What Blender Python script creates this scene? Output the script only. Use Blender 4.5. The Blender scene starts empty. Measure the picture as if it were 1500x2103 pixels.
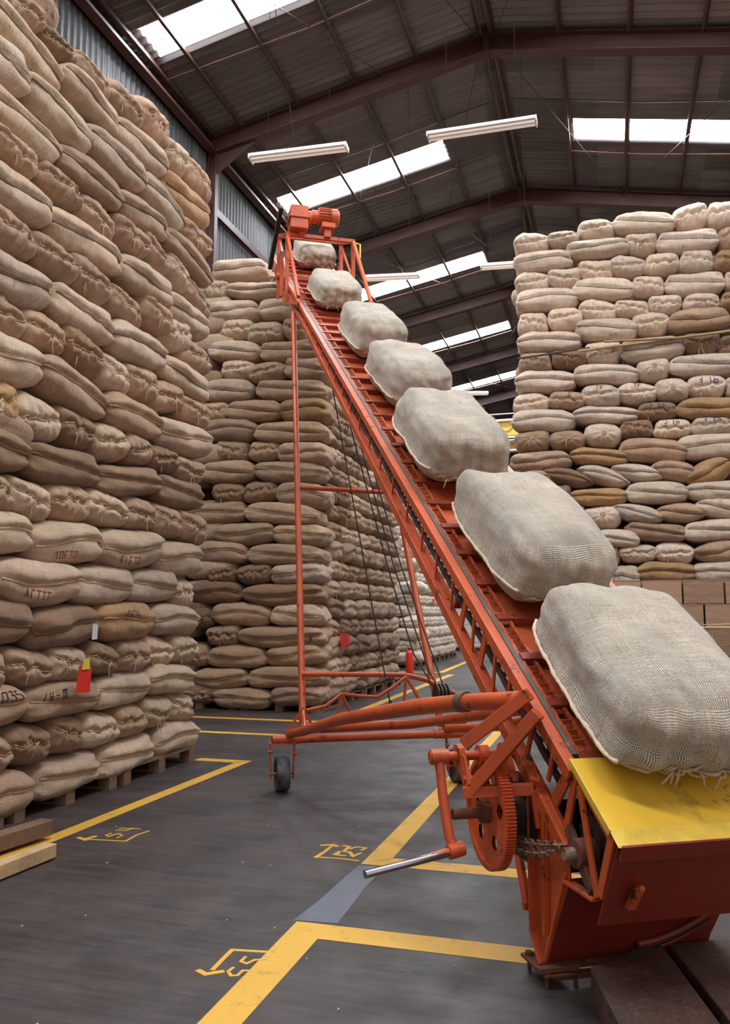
import bpy, bmesh, math, random
from mathutils import Vector, Matrix, noise
PI = math.pi
S = bpy.context.scene
COL = S.collection

# ------------------------------------------------------------------ camera, world, light, exposure
cd = bpy.data.cameras.new('camera'); cam = bpy.data.objects.new('camera', cd); COL.objects.link(cam)
cd.sensor_fit = 'HORIZONTAL'; cd.sensor_width = 36.0; cd.lens = 40.8; cd.clip_start = .05; cd.clip_end = 300
cam.location = (0, 0, 1.35)
PITCH, YAW = math.radians(6.992), math.radians(16.643)
cam.rotation_euler = (PI/2+PITCH, 0, YAW)
S.camera = cam
S.view_settings.view_transform = 'Standard'; S.view_settings.look = 'None'
S.view_settings.exposure = .06; S.view_settings.gamma = 1.0; S.view_settings.use_curve_mapping = False
WORLD_STRENGTH = .58
SKYLIGHT_STRENGTH = 48.0
w = bpy.data.worlds.new('sky'); S.world = w; w.use_nodes = True
bg = w.node_tree.nodes['Background']; bg.inputs[0].default_value = (1.0, 0.95, 0.915, 1); bg.inputs[1].default_value = WORLD_STRENGTH
S.cycles.max_bounces = 6; S.cycles.diffuse_bounces = 4

# ------------------------------------------------------------------ materials
def lin(r, g, b):
    f = lambda c: (c/255/12.92) if c <= 10 else ((c/255+.055)/1.055)**2.4
    return (f(r), f(g), f(b), 1)
class NT:
    def __init__(s, name, rough=.7, metal=0., spec=.5):
        s.m = bpy.data.materials.new(name); s.m.use_nodes = True
        s.t = s.m.node_tree; s.n = s.t.nodes; s.l = s.t.links
        s.b = s.n['Principled BSDF']; s.b.inputs['Roughness'].default_value = rough
        s.b.inputs['Metallic'].default_value = metal; s.b.inputs['Specular IOR Level'].default_value = spec
    def node(s, ty, **k):
        n = s.n.new(ty)
        for a, v in k.items():
            if a.startswith('_'): setattr(n, a[1:], v)
            else: n.inputs[a.replace('__', ' ')].default_value = v
        return n
    def link(s, a, b): s.l.new(a, b)
    def coord(s, kind='Object', scale=(1, 1, 1), rot=(0, 0, 0)):
        c = s.n.new('ShaderNodeTexCoord'); m = s.n.new('ShaderNodeMapping')
        m.inputs['Scale'].default_value = scale; m.inputs['Rotation'].default_value = rot
        s.link(c.outputs[kind], m.inputs[0]); return m.outputs[0]
    def noise(s, vec, scale=5., detail=4., rough=.55, dist=0.):
        n = s.node('ShaderNodeTexNoise', Scale=scale, Detail=detail, Roughness=rough, Distortion=dist)
        s.link(vec, n.inputs['Vector']); return n.outputs['Fac']
    def ramp(s, fac, stops):
        r = s.n.new('ShaderNodeValToRGB'); e = r.color_ramp.elements
        while len(e) < len(stops): e.new(.5)
        for i, (p, c) in enumerate(stops): e[i].position = p; e[i].color = c if len(c) == 4 else (*c, 1)
        s.link(fac, r.inputs[0]); return r.outputs[0]
    def mix(s, fac, a, b, mode='MIX'):
        m = s.n.new('ShaderNodeMix'); m.data_type = 'RGBA'; m.blend_type = mode
        for k, v in ((0, fac), (6, a), (7, b)):
            if isinstance(v, (int, float, tuple)): m.inputs[k].default_value = v
            else: s.link(v, m.inputs[k])
        return m.outputs[2]
    def math(s, op, a, b=0.):
        m = s.n.new('ShaderNodeMath'); m.operation = op
        for k, v in ((0, a), (1, b)):
            if isinstance(v, (int, float)): m.inputs[k].default_value = v
            else: s.link(v, m.inputs[k])
        return m.outputs[0]
    def bump(s, h, strength=.3, dist=.01):
        b = s.n.new('ShaderNodeBump'); b.inputs['Strength'].default_value = strength; b.inputs['Distance'].default_value = dist
        s.link(h, b.inputs['Height']); s.link(b.outputs[0], s.b.inputs['Normal'])
    def color(s, c):
        if isinstance(c, tuple): s.b.inputs['Base Color'].default_value = c
        else: s.link(c, s.b.inputs['Base Color'])
        return s
G0 = lambda v: (v, v, v, 1)

def paint(name, rgb, rust=(70, 40, 28), wear=.62, rough=.42, dirt=.45, scale=11):
    k = NT(name, rough); v = k.coord()
    base = k.mix(k.noise(v, 1.7, 3), lin(*[c*.84 for c in rgb]), lin(*[min(255, c*1.07) for c in rgb]))
    spots = k.ramp(k.noise(v, scale, 8, .72), [(wear, G0(0)), (wear+.07, G0(1))])
    grime = k.ramp(k.noise(v, 2.6, 6, .7), [(.45, G0(0)), (.8, G0(dirt))])
    c = k.mix(grime, base, lin(*rust)); c = k.mix(spots, c, lin(*rust))
    k.color(c); k.bump(k.noise(v, 60, 3), .12, .003); return k.m
M = {}
M['orange'] = paint('orange_paint', (208, 88, 42), wear=.59)
M['red'] = paint('shaded_orange_paint', (132, 42, 30), rust=(50, 22, 18), wear=.68, dirt=.3)  # orange paint of the front sheets, their shade put into the colour
M['slat'] = paint('worn_orange_paint', (190, 84, 46), rust=(96, 56, 44), wear=.6, dirt=.6, scale=4)
M['cleat'] = paint('oily_red_paint', (150, 62, 38), rust=(60, 34, 26), wear=.55, dirt=.6)
M['yellow_plate'] = None
M['dark_steel'] = paint('oily_steel', (58, 50, 46), rust=(96, 58, 40), wear=.6, rough=.45)
M['rail'] = paint('worn_guide_rail', (92, 74, 66), rust=(150, 110, 80), wear=.6, rough=.5)
M['rust'] = paint('rusty_steel', (112, 66, 46), rust=(60, 36, 28), wear=.55, rough=.8)
M['beam'] = paint('brown_beam_paint', (70, 34, 25), rust=(28, 20, 20), wear=.7, dirt=.5, rough=.55, scale=2)
M['purlin'] = paint('brown_purlin_paint', (78, 52, 45), rust=(44, 33, 31), wear=.7, rough=.5, scale=2)
M['chain'] = paint('bare_worn_steel', (150, 128, 112), rust=(110, 62, 42), wear=.5, rough=.45, scale=20)
k = NT('chrome', .16, 1.); k.color(lin(205, 205, 212)); M['chrome'] = k.m
k = NT('black_rubber', .75); v = k.coord(); k.color(k.ramp(k.noise(v, 14, 5), [(.3, lin(42, 40, 42)), (.62, lin(98, 98, 104))])); M['rubber'] = k.m
k = NT('black_plastic', .5); k.color(lin(30, 30, 32)); M['black'] = k.m
k = NT('matt_wire', 1., spec=0.); k.color(lin(50, 44, 42)); M['wire'] = k.m
k = NT('white_enamel', .45); k.color(lin(215, 205, 198)); M['white'] = k.m
k = NT('lamp_glass', .3); k.color(lin(235, 225, 218)); k.b.inputs['Emission Color'].default_value = lin(255, 240, 230); k.b.inputs['Emission Strength'].default_value = .25; M['tube'] = k.m
k = NT('red_card', .6); k.color(lin(220, 48, 34)); M['red_card'] = k.m
k = NT('yellow_card', .6); k.color(lin(226, 200, 60)); M['yellow_card'] = k.m
k = NT('white_card', .6); k.color(lin(210, 210, 205)); M['white_card'] = k.m
k = NT('marker_black', .8); k.color(lin(52, 36, 32)); M['ink'] = k.m
k = NT('marker_blue', .8); k.color(lin(74, 84, 110)); M['ink_blue'] = k.m
k = NT('stencil_red', .8); k.color(lin(150, 84, 72)); M['ink_red'] = k.m
# yellow loading plate with worn bare patch
k = NT('yellow_plate_paint', .35); v = k.coord()
wear = k.ramp(k.noise(v, 5.5, 9, .75), [(.5, G0(0)), (.56, G0(1))])
sp = k.n.new('ShaderNodeSeparateXYZ'); k.link(v, sp.inputs[0])
m1 = k.math('SUBTRACT', k.math('MULTIPLY', k.math('ABSOLUTE', k.math('ADD', sp.outputs[1], .62)), -3.2), -1.25)
mask = k.math('MULTIPLY', wear, k.math('MINIMUM', k.math('MAXIMUM', m1, 0.), 1.))
c = k.mix(k.noise(v, 3, 4), lin(222, 168, 40), lin(236, 194, 74)); k.color(k.mix(mask, c, lin(92, 70, 62))); M['yellow_plate'] = k.m
k = NT('yellow_lip_paint', .4); v = k.coord(); k.color(k.mix(k.ramp(k.noise(v, 9, 8, .7), [(.45, G0(0)), (.7, G0(.7))]), lin(232, 190, 66), lin(176, 140, 60))); M['yellow_lip'] = k.m
k = NT('yellow_crane_paint', .5); v = k.coord(); k.color(k.mix(k.noise(v, 1.2), lin(226, 170, 40), lin(214, 178, 90))); M['crane'] = k.m

# jute: one weave for all, tone from the object's own colour
def jute(name, pitch, hole, bump, fuzz=.25, thread=.7):
    k = NT(name, .95, spec=.15)
    k.b.inputs['Sheen Weight'].default_value = fuzz; k.b.inputs['Sheen Roughness'].default_value = .6
    uv = k.coord('UV'); oi = k.n.new('ShaderNodeObjectInfo')
    off = k.node('ShaderNodeVectorMath', _operation='SCALE'); cr = k.n.new('ShaderNodeCombineXYZ')
    for i in range(3): k.link(oi.outputs['Random'], cr.inputs[i])
    k.link(cr.outputs[0], off.inputs[0]); off.inputs['Scale'].default_value = 37.0
    ob = k.coord('Object'); add = k.node('ShaderNodeVectorMath', _operation='ADD'); k.link(ob, add.inputs[0]); k.link(off.outputs[0], add.inputs[1]); P = add.outputs[0]
    uvn = k.node('ShaderNodeVectorMath', _operation='ADD'); k.link(uv, uvn.inputs[0])
    wob = k.node('ShaderNodeTexNoise', Scale=9., Detail=2.); k.link(uv, wob.inputs['Vector'])
    sc = k.node('ShaderNodeVectorMath', _operation='SCALE'); k.link(wob.outputs['Color'], sc.inputs[0]); sc.inputs['Scale'].default_value = pitch*2.2; k.link(sc.outputs[0], uvn.inputs[1]); UV = uvn.outputs[0]
    ws = []
    for d in ('X', 'Y'):
        wv = k.node('ShaderNodeTexWave', _bands_direction=d, Scale=.31416/pitch, Distortion=.0); k.link(UV, wv.inputs['Vector']); ws.append(wv.outputs['Fac'])
    a = k.math('POWER', ws[0], thread); b = k.math('POWER', ws[1], thread)
    h = k.math('MAXIMUM', a, b)
    big = k.noise(P, 3.2, 4, .6)
    dens = k.ramp(big, [(.42, G0(.12)), (.60, G0(1))])
    gap = k.math('MULTIPLY', k.math('SUBTRACT', 1., h), dens)
    m = k.coord('UV', (70, 4, 1)); st = k.noise(m, 1., 2)
    m2 = k.coord('UV', (4, 90, 1)); st2 = k.noise(m2, 1., 2)
    stripe = k.math('ADD', k.math('MULTIPLY', k.math('SUBTRACT', st, .5), .62), k.math('MULTIPLY', k.math('SUBTRACT', st2, .5), .5))
    val = k.math('ADD', 1., stripe)
    fibre = k.math('SUBTRACT', k.noise(uv, 150, 4, .8), .5)
    val = k.math('ADD', val, k.math('MULTIPLY', fibre, 1.5))
    val = k.math('ADD', val, k.math('MULTIPLY', k.math('SUBTRACT', big, .5), 1.1))
    val = k.math('SUBTRACT', val, k.math('MULTIPLY', gap, hole))
    cc = k.n.new('ShaderNodeCombineColor')
    for i in range(3): k.link(val, cc.inputs[i])
    col = k.mix(1., oi.outputs['Color'], cc.outputs[0], 'MULTIPLY')
    # faded printing and brown stains that belong to the cloth
    rnd = k.math('GREATER_THAN', k.math('FRACT', k.math('MULTIPLY', oi.outputs['Random'], 7.31)), .45)
    red = k.math('MULTIPLY', k.ramp(k.noise(P, 9, 5, .75, 1.2), [(.58, G0(0)), (.68, G0(.5))]), rnd)
    col = k.mix(red, col, lin(150, 84, 66))
    sta = k.ramp(k.noise(P, 4.3, 6, .7), [(.6, G0(0)), (.78, G0(.5))])
    col = k.mix(sta, col, lin(104, 78, 54))
    k.color(col)
    hh = k.math('ADD', k.math('MULTIPLY', h, 1.), k.math('MULTIPLY', k.noise(uv, 55, 3), 1.6))
    k.bump(hh, bump, .004); return k.m
M['jute'] = jute('jute_cloth', .0095, .6, .7)
M['jute_open'] = jute('open_weave_jute', .0094, 1.5, 1., .6, 1.25)
k = NT('jute_twine', .95, spec=.1); v = k.coord('Object'); k.color(k.mix(k.noise(v, 40, 3), lin(176, 148, 116), lin(212, 190, 160))); M['twine'] = k.m
k = NT('jute_seam', .95, spec=.1); v = k.coord('Object'); oi = k.n.new('ShaderNodeObjectInfo'); k.color(k.mix(1., oi.outputs['Color'], k.mix(k.noise(v, 90, 3), G0(.7), G0(1.2)), 'MULTIPLY')); k.bump(k.noise(v, 120, 2), .6, .004); M['seam'] = k.m

def wood(name, a, b, rough=.85):
    k = NT(name, rough); v = k.coord('Object', (1, 9, 9)); n = k.noise(v, 4, 6, .65, .6)
    g = k.mix(n, lin(*a), lin(*b)); d = k.ramp(k.noise(k.coord('Object'), 3, 5), [(.5, G0(0)), (.8, G0(.55))])
    k.color(k.mix(d, g, lin(60, 46, 38))); k.bump(n, .4, .006); return k.m
M['wood'] = wood('old_pallet_wood', (92, 66, 50), (150, 116, 88))
M['wood_new'] = wood('raw_timber', (168, 128, 88), (222, 190, 146))
k = NT('dark_board_wood', .6); v = k.coord('Object'); c = k.mix(k.noise(v, 5, 6, .7), lin(52, 40, 37), lin(96, 66, 54)); c = k.mix(k.ramp(k.noise(v, 70, 5, .8), [(.5, G0(0)), (.64, G0(.8))]), c, lin(140, 84, 62)); c = k.mix(k.ramp(k.noise(v, 3.5, 6, .7), [(.5, G0(0)), (.68, G0(.85))]), c, lin(48, 42, 42)); k.color(c); k.bump(k.noise(v, 60, 5, .8), .7, .006); M['wood_dark'] = k.m
k = NT('cardboard', .8); v = k.coord('Object'); v2 = k.coord('Object', (2, 2, 30)); oi = k.n.new('ShaderNodeObjectInfo'); k.color(k.mix(k.ramp(k.noise(v2, 1.5, 3), [(.4, G0(0)), (.7, G0(.6))]), k.mix(oi.outputs['Random'], lin(136, 98, 76), lin(178, 138, 112)), lin(200, 168, 140))); M['card'] = k.m
k = NT('floor_paint', .6); v = k.coord('Object'); sc_ = k.ramp(k.noise(v, 9, 9, .8), [(.54, G0(0)), (.68, G0(.7))]); k.color(k.mix(sc_, k.mix(k.noise(v, 2), lin(206, 150, 38), lin(222, 172, 66)), lin(110, 90, 66))); M['line'] = k.m
k = NT('blue_grey_floor_paint', .45); v = k.coord('Object'); k.color(k.mix(k.noise(v, 6, 6, .7), lin(70, 74, 90), lin(108, 110, 122))); M['patch'] = k.m
# floor
k = NT('dark_concrete', .5, spec=.4); v = k.coord('Object'); vs = k.coord('Object', (1., 9, 1), (0, 0, .5))
a = k.mix(k.ramp(k.noise(v, 1.4, 8, .7), [(.35, G0(0)), (.65, G0(1))]), lin(38, 33, 33), lin(72, 62, 60))
a = k.mix(k.ramp(k.noise(vs, 2.2, 8, .7), [(.42, G0(0)), (.75, G0(.5))]), a, lin(96, 84, 80))
a = k.mix(k.ramp(k.noise(v, 1.9, 7, .62), [(.5, G0(0)), (.75, G0(.6))]), a, lin(40, 36, 37))
a = k.mix(k.ramp(k.noise(v, 75, 3, .6), [(.66, G0(0)), (.76, G0(.6))]), a, lin(134, 120, 112))
a = k.mix(k.ramp(k.noise(k.coord('Object', (1.2, 14, 1), (0, 0, .9)), 5, 6, .75, .5), [(.62, G0(0)), (.7, G0(.45))]), a, lin(122, 106, 98))
a = k.mix(k.ramp(k.noise(k.coord('Object', (10, 1, 1), (0, 0, .2)), 3, 7, .7), [(.6, G0(0)), (.74, G0(.5))]), a, lin(36, 31, 31))
k.color(a); k.link(k.ramp(k.noise(v, 3, 5), [(.3, G0(.42)), (.7, G0(.68))]), k.b.inputs['Roughness']); k.bump(k.noise(v, 35, 6, .7), .35, .004); M['floor'] = k.m
# roof and wall sheets
def sheet(name, a, b, cell, rough=.55, metal=.25):
    k = NT(name, rough, metal); v = k.coord('Object', (1/cell[0], 1/cell[1], 1/cell[2]))
    fl = k.node('ShaderNodeVectorMath', _operation='FLOOR'); k.link(v, fl.inputs[0]); wn = k.n.new('ShaderNodeTexWhiteNoise'); k.link(fl.outputs[0], wn.inputs['Vector'])
    o = k.coord('Object'); st = k.noise(k.coord('Object', (.25, 4, .25)), 3, 4)
    c = k.mix(wn.outputs['Value'], lin(*a), lin(*b)); c = k.mix(k.ramp(st, [(.4, G0(0)), (.8, G0(.6))]), c, lin(*[x*.6 for x in a]))
    k.color(c); return k.m
M['roof'] = sheet('weathered_roof_sheet', (88, 80, 80), (120, 110, 108), (2.4, .96, 50))
M['wall'] = sheet('grey_wall_sheet', (62, 61, 64), (96, 94, 96), (50, .96, 2.4), .6, .2)
k = NT('skylight_sheet', .6); k.color(lin(235, 242, 250)); k.b.inputs['Emission Color'].default_value = (.9, .96, 1, 1); k.b.inputs['Emission Strength'].default_value = SKYLIGHT_STRENGTH; M['sky'] = k.m
k = NT('dark_back_wall', .8); k.color(lin(64, 60, 66)); M['back'] = k.m

# ------------------------------------------------------------------ mesh helpers
class MB:
    def __init__(s): s.v = []; s.f = []
    def add(s, vs, fs): o = len(s.v); s.v += [tuple(v) for v in vs]; s.f += [tuple(i+o for i in f) for f in fs]; return s
    def box(s, x0, x1, y0, y1, z0, z1):
        return s.add([(x, y, z) for x in (x0, x1) for y in (y0, y1) for z in (z0, z1)], [(0, 1, 3, 2), (4, 6, 7, 5), (0, 4, 5, 1), (2, 3, 7, 6), (0, 2, 6, 4), (1, 5, 7, 3)])
    def bar(s, p, q, w, h, up=(0, 0, 1)):
        p, q = Vector(p), Vector(q); d = (q-p).normalized(); u = Vector(up)
        if abs(d.dot(u)) > .97: u = Vector((1, 0, 0)) if abs(d.x) < .9 else Vector((0, 1, 0))
        a = d.cross(u).normalized(); b = a.cross(d)
        vs = [e+a*(i*w/2)+b*(j*h/2) for e in (p, q) for i, j in ((-1, -1), (1, -1), (1, 1), (-1, 1))]
        return s.add(vs, [(0, 1, 2, 3), (7, 6, 5, 4), (0, 4, 5, 1), (1, 5, 6, 2), (2, 6, 7, 3), (3, 7, 4, 0)])
    def tube(s, pts, r, n=12, caps=True, closed=False):
        pts = [Vector(p) for p in pts]; m = len(pts); rs = r if isinstance(r, (list, tuple)) else [r]*m
        vs = []; prev = None
        for i, p in enumerate(pts):
            if closed: d = pts[(i+1) % m]-pts[i-1]
            else: d = pts[min(i+1, m-1)]-pts[max(i-1, 0)]
            d = d.normalized() if d.length > 1e-9 else Vector((0, 0, 1))
            if prev is None:
                u = Vector((0, 0, 1)) if abs(d.z) < .9 else Vector((1, 0, 0)); a = d.cross(u).normalized()
            else:
                a = prev-d*prev.dot(d); a = a.normalized() if a.length > 1e-6 else d.orthogonal().normalized()
            prev = a; b = d.cross(a)
            for j in range(n): t = 2*PI*j/n; vs.append(p+(a*math.cos(t)+b*math.sin(t))*rs[i])
        fs = []
        for i in range(m if closed else m-1):
            for j in range(n):
                i2 = (i+1) % m; fs.append((i*n+j, i*n+(j+1) % n, i2*n+(j+1) % n, i2*n+j))
        if caps and not closed: fs += [tuple(range(n-1, -1, -1)), tuple((m-1)*n+j for j in range(n))]
        return s.add(vs, fs)
    def prism(s, poly, off):
        n = len(poly); off = Vector(off); vs = [Vector(p) for p in poly]; vs += [p+off for p in vs]
        return s.add(vs, [tuple(range(n-1, -1, -1)), tuple(range(n, 2*n))]+[(i, (i+1) % n, n+(i+1) % n, n+i) for i in range(n)])
    def ribbon(s, pts, w, z0):
        for i in range(len(pts)-1):
            z = z0+.00015*(len(s.v)//8 % 11)
            p, q = Vector((*pts[i], 0)), Vector((*pts[i+1], 0)); d = (q-p)
            if d.length < 1e-6: continue
            d.normalize(); nrm = Vector((-d.y, d.x, 0))*w/2; e = d*w*.35
            s.prism([p-e-nrm, q+e-nrm, q+e+nrm, p-e+nrm], (0, 0, z))
        return s
    def mesh(s, name, smooth=False):
        me = bpy.data.meshes.new(name); me.from_pydata(s.v, [], s.f); me.validate()
        bm = bmesh.new(); bm.from_mesh(me); bmesh.ops.recalc_face_normals(bm, faces=bm.faces); bm.to_mesh(me); bm.free()
        if smooth:
            me.polygons.foreach_set('use_smooth', [True]*len(me.polygons))
        return me
def obj(name, mb, mat, parent=None, smooth=False, bevel=0., **props):
    me = mb.mesh(name, smooth) if isinstance(mb, MB) else mb
    o = bpy.data.objects.new(name, me); COL.objects.link(o)
    if mat is not None and not me.materials: me.materials.append(mat)
    if parent is not None: o.parent = parent
    if bevel: m = o.modifiers.new('bevel', 'BEVEL'); m.width = bevel; m.segments = 2; m.limit_method = 'ANGLE'
    if smooth and isinstance(mb, MB):
        try: me.set_sharp_from_angle(angle=math.radians(40))
        except Exception: pass
    for kx, vx in props.items(): o[kx] = vx
    return o
def thing(name, label, cat, loc=(0, 0, 0), rot=(0, 0, 0), group=None):
    o = bpy.data.objects.new(name, None); COL.objects.link(o); o.location = loc; o.rotation_euler = rot; o.empty_display_size = .1
    o['label'] = label; o['category'] = cat
    if group: o['group'] = group
    return o
def tag(o, label, cat, group=None):
    o['label'] = label; o['category'] = cat
    if group: o['group'] = group
    return o
def struct(name, mb, mat, **k):
    o = obj(name, mb, mat, **k); o['kind'] = 'structure'; return o
ORD = 'zeroth first second third fourth fifth sixth seventh eighth ninth tenth eleventh twelfth thirteenth fourteenth fifteenth sixteenth seventeenth eighteenth nineteenth twentieth twenty-first twenty-second twenty-third twenty-fourth'.split()

# ------------------------------------------------------------------ the building
XW, XR, XE = -7.96, -2.0, 4.0            # left wall, ridge, right eave
ZR, TL = 12.72, .1942                    # ridge height of the sheeting, roof slope
FR = [2.7, 8.85, 15.0, 21.15, 27.3, 33.45, 39.6, 45.75]
zr = lambda x: ZR-TL*abs(x-XR)
struct('floor', MB().box(-9, 12, -6, 60, -.2, 0), M['floor'])
struct('wall_back', MB().box(-9, 12, 48, 48.2, 0, 13), M['back'])
def corr(mb, x0, x1, y0, y1, zf, pitch=.19, amp=.032, st=6):
    n = max(2, int(round((y1-y0)/pitch*st))); vs = []; fs = []
    for i in range(n+1):
        y = y0+(y1-y0)*i/n; dz = amp*math.sin(2*PI*y/pitch)
        for x in (x0, x1): vs.append((x, y, zf(x)+dz))
    for i in range(n): fs.append((2*i, 2*i+1, 2*i+3, 2*i+2))
    return mb.add(vs, fs)
SKYY = [(-.3, .45), (5.55, 6.3), (11.75, 12.55), (18.1, 18.9), (24.4, 25.2), (30.7, 31.5), (37.0, 37.8)]
for side, (xa, xb, s0, s1) in (('left', (XW-.1, XR, -7.7, -3.5)), ('right', (XR, XE+.3, -.5, 3.8))):
    mb = MB(); y = -6.
    for (a, b) in SKYY+[(49., 49.)]:
        corr(mb, xa, xb, y, a, zr)
        if a < 49:
            corr(mb, xa, s0, a, b, zr); corr(mb, s1, xb, a, b, zr)
        y = b
    struct('ceiling' if side == 'left' else 'ceiling.001', mb, M['roof'], smooth=True)
n = 1
for (a, b) in SKYY:
    for (s0, s1) in ((-7.7, -3.5), (-.5, 3.8)):
        struct('window_%d' % n, corr(MB(), s0, s1, a, b, zr), M['sky'], smooth=True); n += 1
# wall sheeting on the left, corrugations upright
mb = MB(); vs = []; fs = []; N = int(54/.16*6)
for i in range(N+1):
    y = -6+54*i/N; x = XW-.06+.02*math.sin(2*PI*y/.16); vs += [(x, y, 0), (x, y, zr(XW)+.02)]
for i in range(N): fs.append((2*i, 2*i+1, 2*i+3, 2*i+2))
struct('wall_left', MB().add(vs, fs), M['wall'], smooth=True)
t = 1
def ibeam(mb, p, q, d, wdt, up):
    p, q, up = Vector(p), Vector(q), Vector(up); dr = (q-p).normalized(); a = dr.cross(up).normalized(); b = a.cross(dr)
    mb.bar(p, q, .015, d, up); mb.bar(p+b*d/2, q+b*d/2, wdt, .02, up); mb.bar(p-b*d/2, q-b*d/2, wdt, .02, up)
for i, y in enumerate(FR):
    mb = MB(); dz = .34
    for x0 in (XW+.02, XE):
        ibeam(mb, (x0, y, zr(x0)-dz), (XR, y, ZR-dz), .36, .24, (0, 0, 1))
        sx = 1 if x0 < XR else -1
        ibeam(mb, (x0+sx*.08, y, 0), (x0+sx*.08, y, zr(x0)-.3), .16, .14, (1, 0, 0))
        mb.prism([(x0, y-.01, zr(x0)-.5), (x0+sx*1.1, y-.01, zr(x0+sx*1.1)-.53), (x0+sx*.1, y-.01, zr(x0)-1.0)], (0, .02, 0))
    mb.prism([(XR-.7, y-.01, zr(XR-.7)-.5), (XR+.7, y-.01, zr(XR+.7)-.5), (XR, y-.01, ZR-.62)], (0, .02, 0))
    mb.box(XR-.05, XR+.05, y-.13, y+.13, ZR-.56, ZR-.1)
    struct('trim_%d' % t, mb, M['beam']); t += 1
PX = [XW+.12]+[XR-.12-1.27*kk for kk in (4, 3, 2, 1, 0)]+[XR+.12+1.27*kk for kk in (0, 1, 2, 3, 4)]
for x in PX:
    mb = MB(); zc = zr(x)-.1
    s_ = 1 if x > XR else -1
    mb.box(x-.008, x+.008, -6, 48, zc-.075, zc+.07); mb.box(x, x+.06*s_, -6, 48, zc+.06, zc+.07); mb.box(x-.06*s_, x, -6, 48, zc-.075, zc-.065)
    struct('trim_%d' % t, mb, M['purlin']); t += 1
# eave gutter beam and wall girts
mb = MB().box(XW, XW+.22, -6, 48, zr(XW)-.5, zr(XW)-.44).box(XW+.0, XW+.03, -6, 48, zr(XW)-.5, zr(XW)-.2)
struct('trim_%d' % t, mb, M['beam']); t += 1
for z in (3.2, 6.6, 9.9):
    struct('trim_%d' % t, MB().box(XW-.02, XW+.1, -6, 48, z-.1, z-.085).box(XW+.085, XW+.1, -6, 48, z-.1, z+.08), M['beam']); t += 1
# wind braces and thin stay rods under the roof
mb = MB()
for i in range(1, len(FR)-2):
    y0, y1 = FR[i], FR[i+1]
    for (xa, xb) in ((-6.8, -4.0), (-4.0, -2.1), (-1.9, .6), (.6, 3.4)):
        if (i+int(xa)) % 2: mb.tube([(xa, y0, zr(xa)-.24), (xb, y1, zr(xb)-.24)], .009, 5)
        else: mb.tube([(xb, y0, zr(xb)-.24), (xa, y1, zr(xa)-.24)], .009, 5)
    for yy in (y0+2.05, y0+4.1):
        for (xa, xb) in ((XW+.1, XR-.1), (XR+.1, XE-.1)):
            mb.tube([(xa, yy, zr(xa)-.15), ((xa+xb)/2, yy+.1, zr((xa+xb)/2)-.17), (xb, yy, zr(xb)-.15)], .012, 5)
mb.tube([(-4.3, 8.85, 12.0), (-6.0, 14.9, 11.2)], .008, 5)
struct('trim_%d' % t, mb, M['beam']); t += 1

# hanging lamps
def lamp(a, b, where, rods=((.12, .25), (.88, .75))):
    a, b = Vector(a), Vector(b); r = thing('fluorescent_lamp', 'long white fluorescent batten hanging '+where, 'ceiling lamp', (a+b)/2, (0, 0, math.atan2(b.y-a.y, b.x-a.x)), 'fluorescent battens under the roof')
    L = (b-a).length
    obj('housing', MB().prism([(-L/2, -.09, -.02), (-L/2, .09, -.02), (-L/2, .05, .05), (-L/2, -.05, .05)], (L, 0, 0)), M['white'], r)
    for sx in (-1, 1): obj('end_bracket', MB().box(sx*L/2-.01, sx*L/2+.01, -.1, .1, -.05, .02), M['white'], r)
    for sy in (-.045, .045): obj('tube', MB().tube([(-L/2+.02, sy, -.04), (L/2-.02, sy, -.04)], .017, 10), M['tube'], r, smooth=True)
    for sx in (-.32, .32):
        wx = (a+b)/2+(b-a).normalized()*sx*L; obj('hanger_wire', MB().tube([(sx*L, 0, .05), (sx*L, 0, zr(wx.x)-7.98)], .004, 5), M['wire'], r)
lamp((-4.89, 10.49, 8), (-3.44, 10.6, 8), 'nearest above the tall left stack')
lamp((-2.27, 10.69, 8), (-.78, 10.73, 8), 'between the first rafter and the ridge')
lamp((-4.54, 15.18, 8), (-3.47, 15.37, 8), 'behind the top hood of the conveyor')
lamp((-2.24, 15.3, 8), (-1.2, 15.42, 8), 'ending behind the right stack')
lamp((-4.48, 24.31, 8), (-3.44, 24.56, 8), 'small in the far distance')

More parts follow.
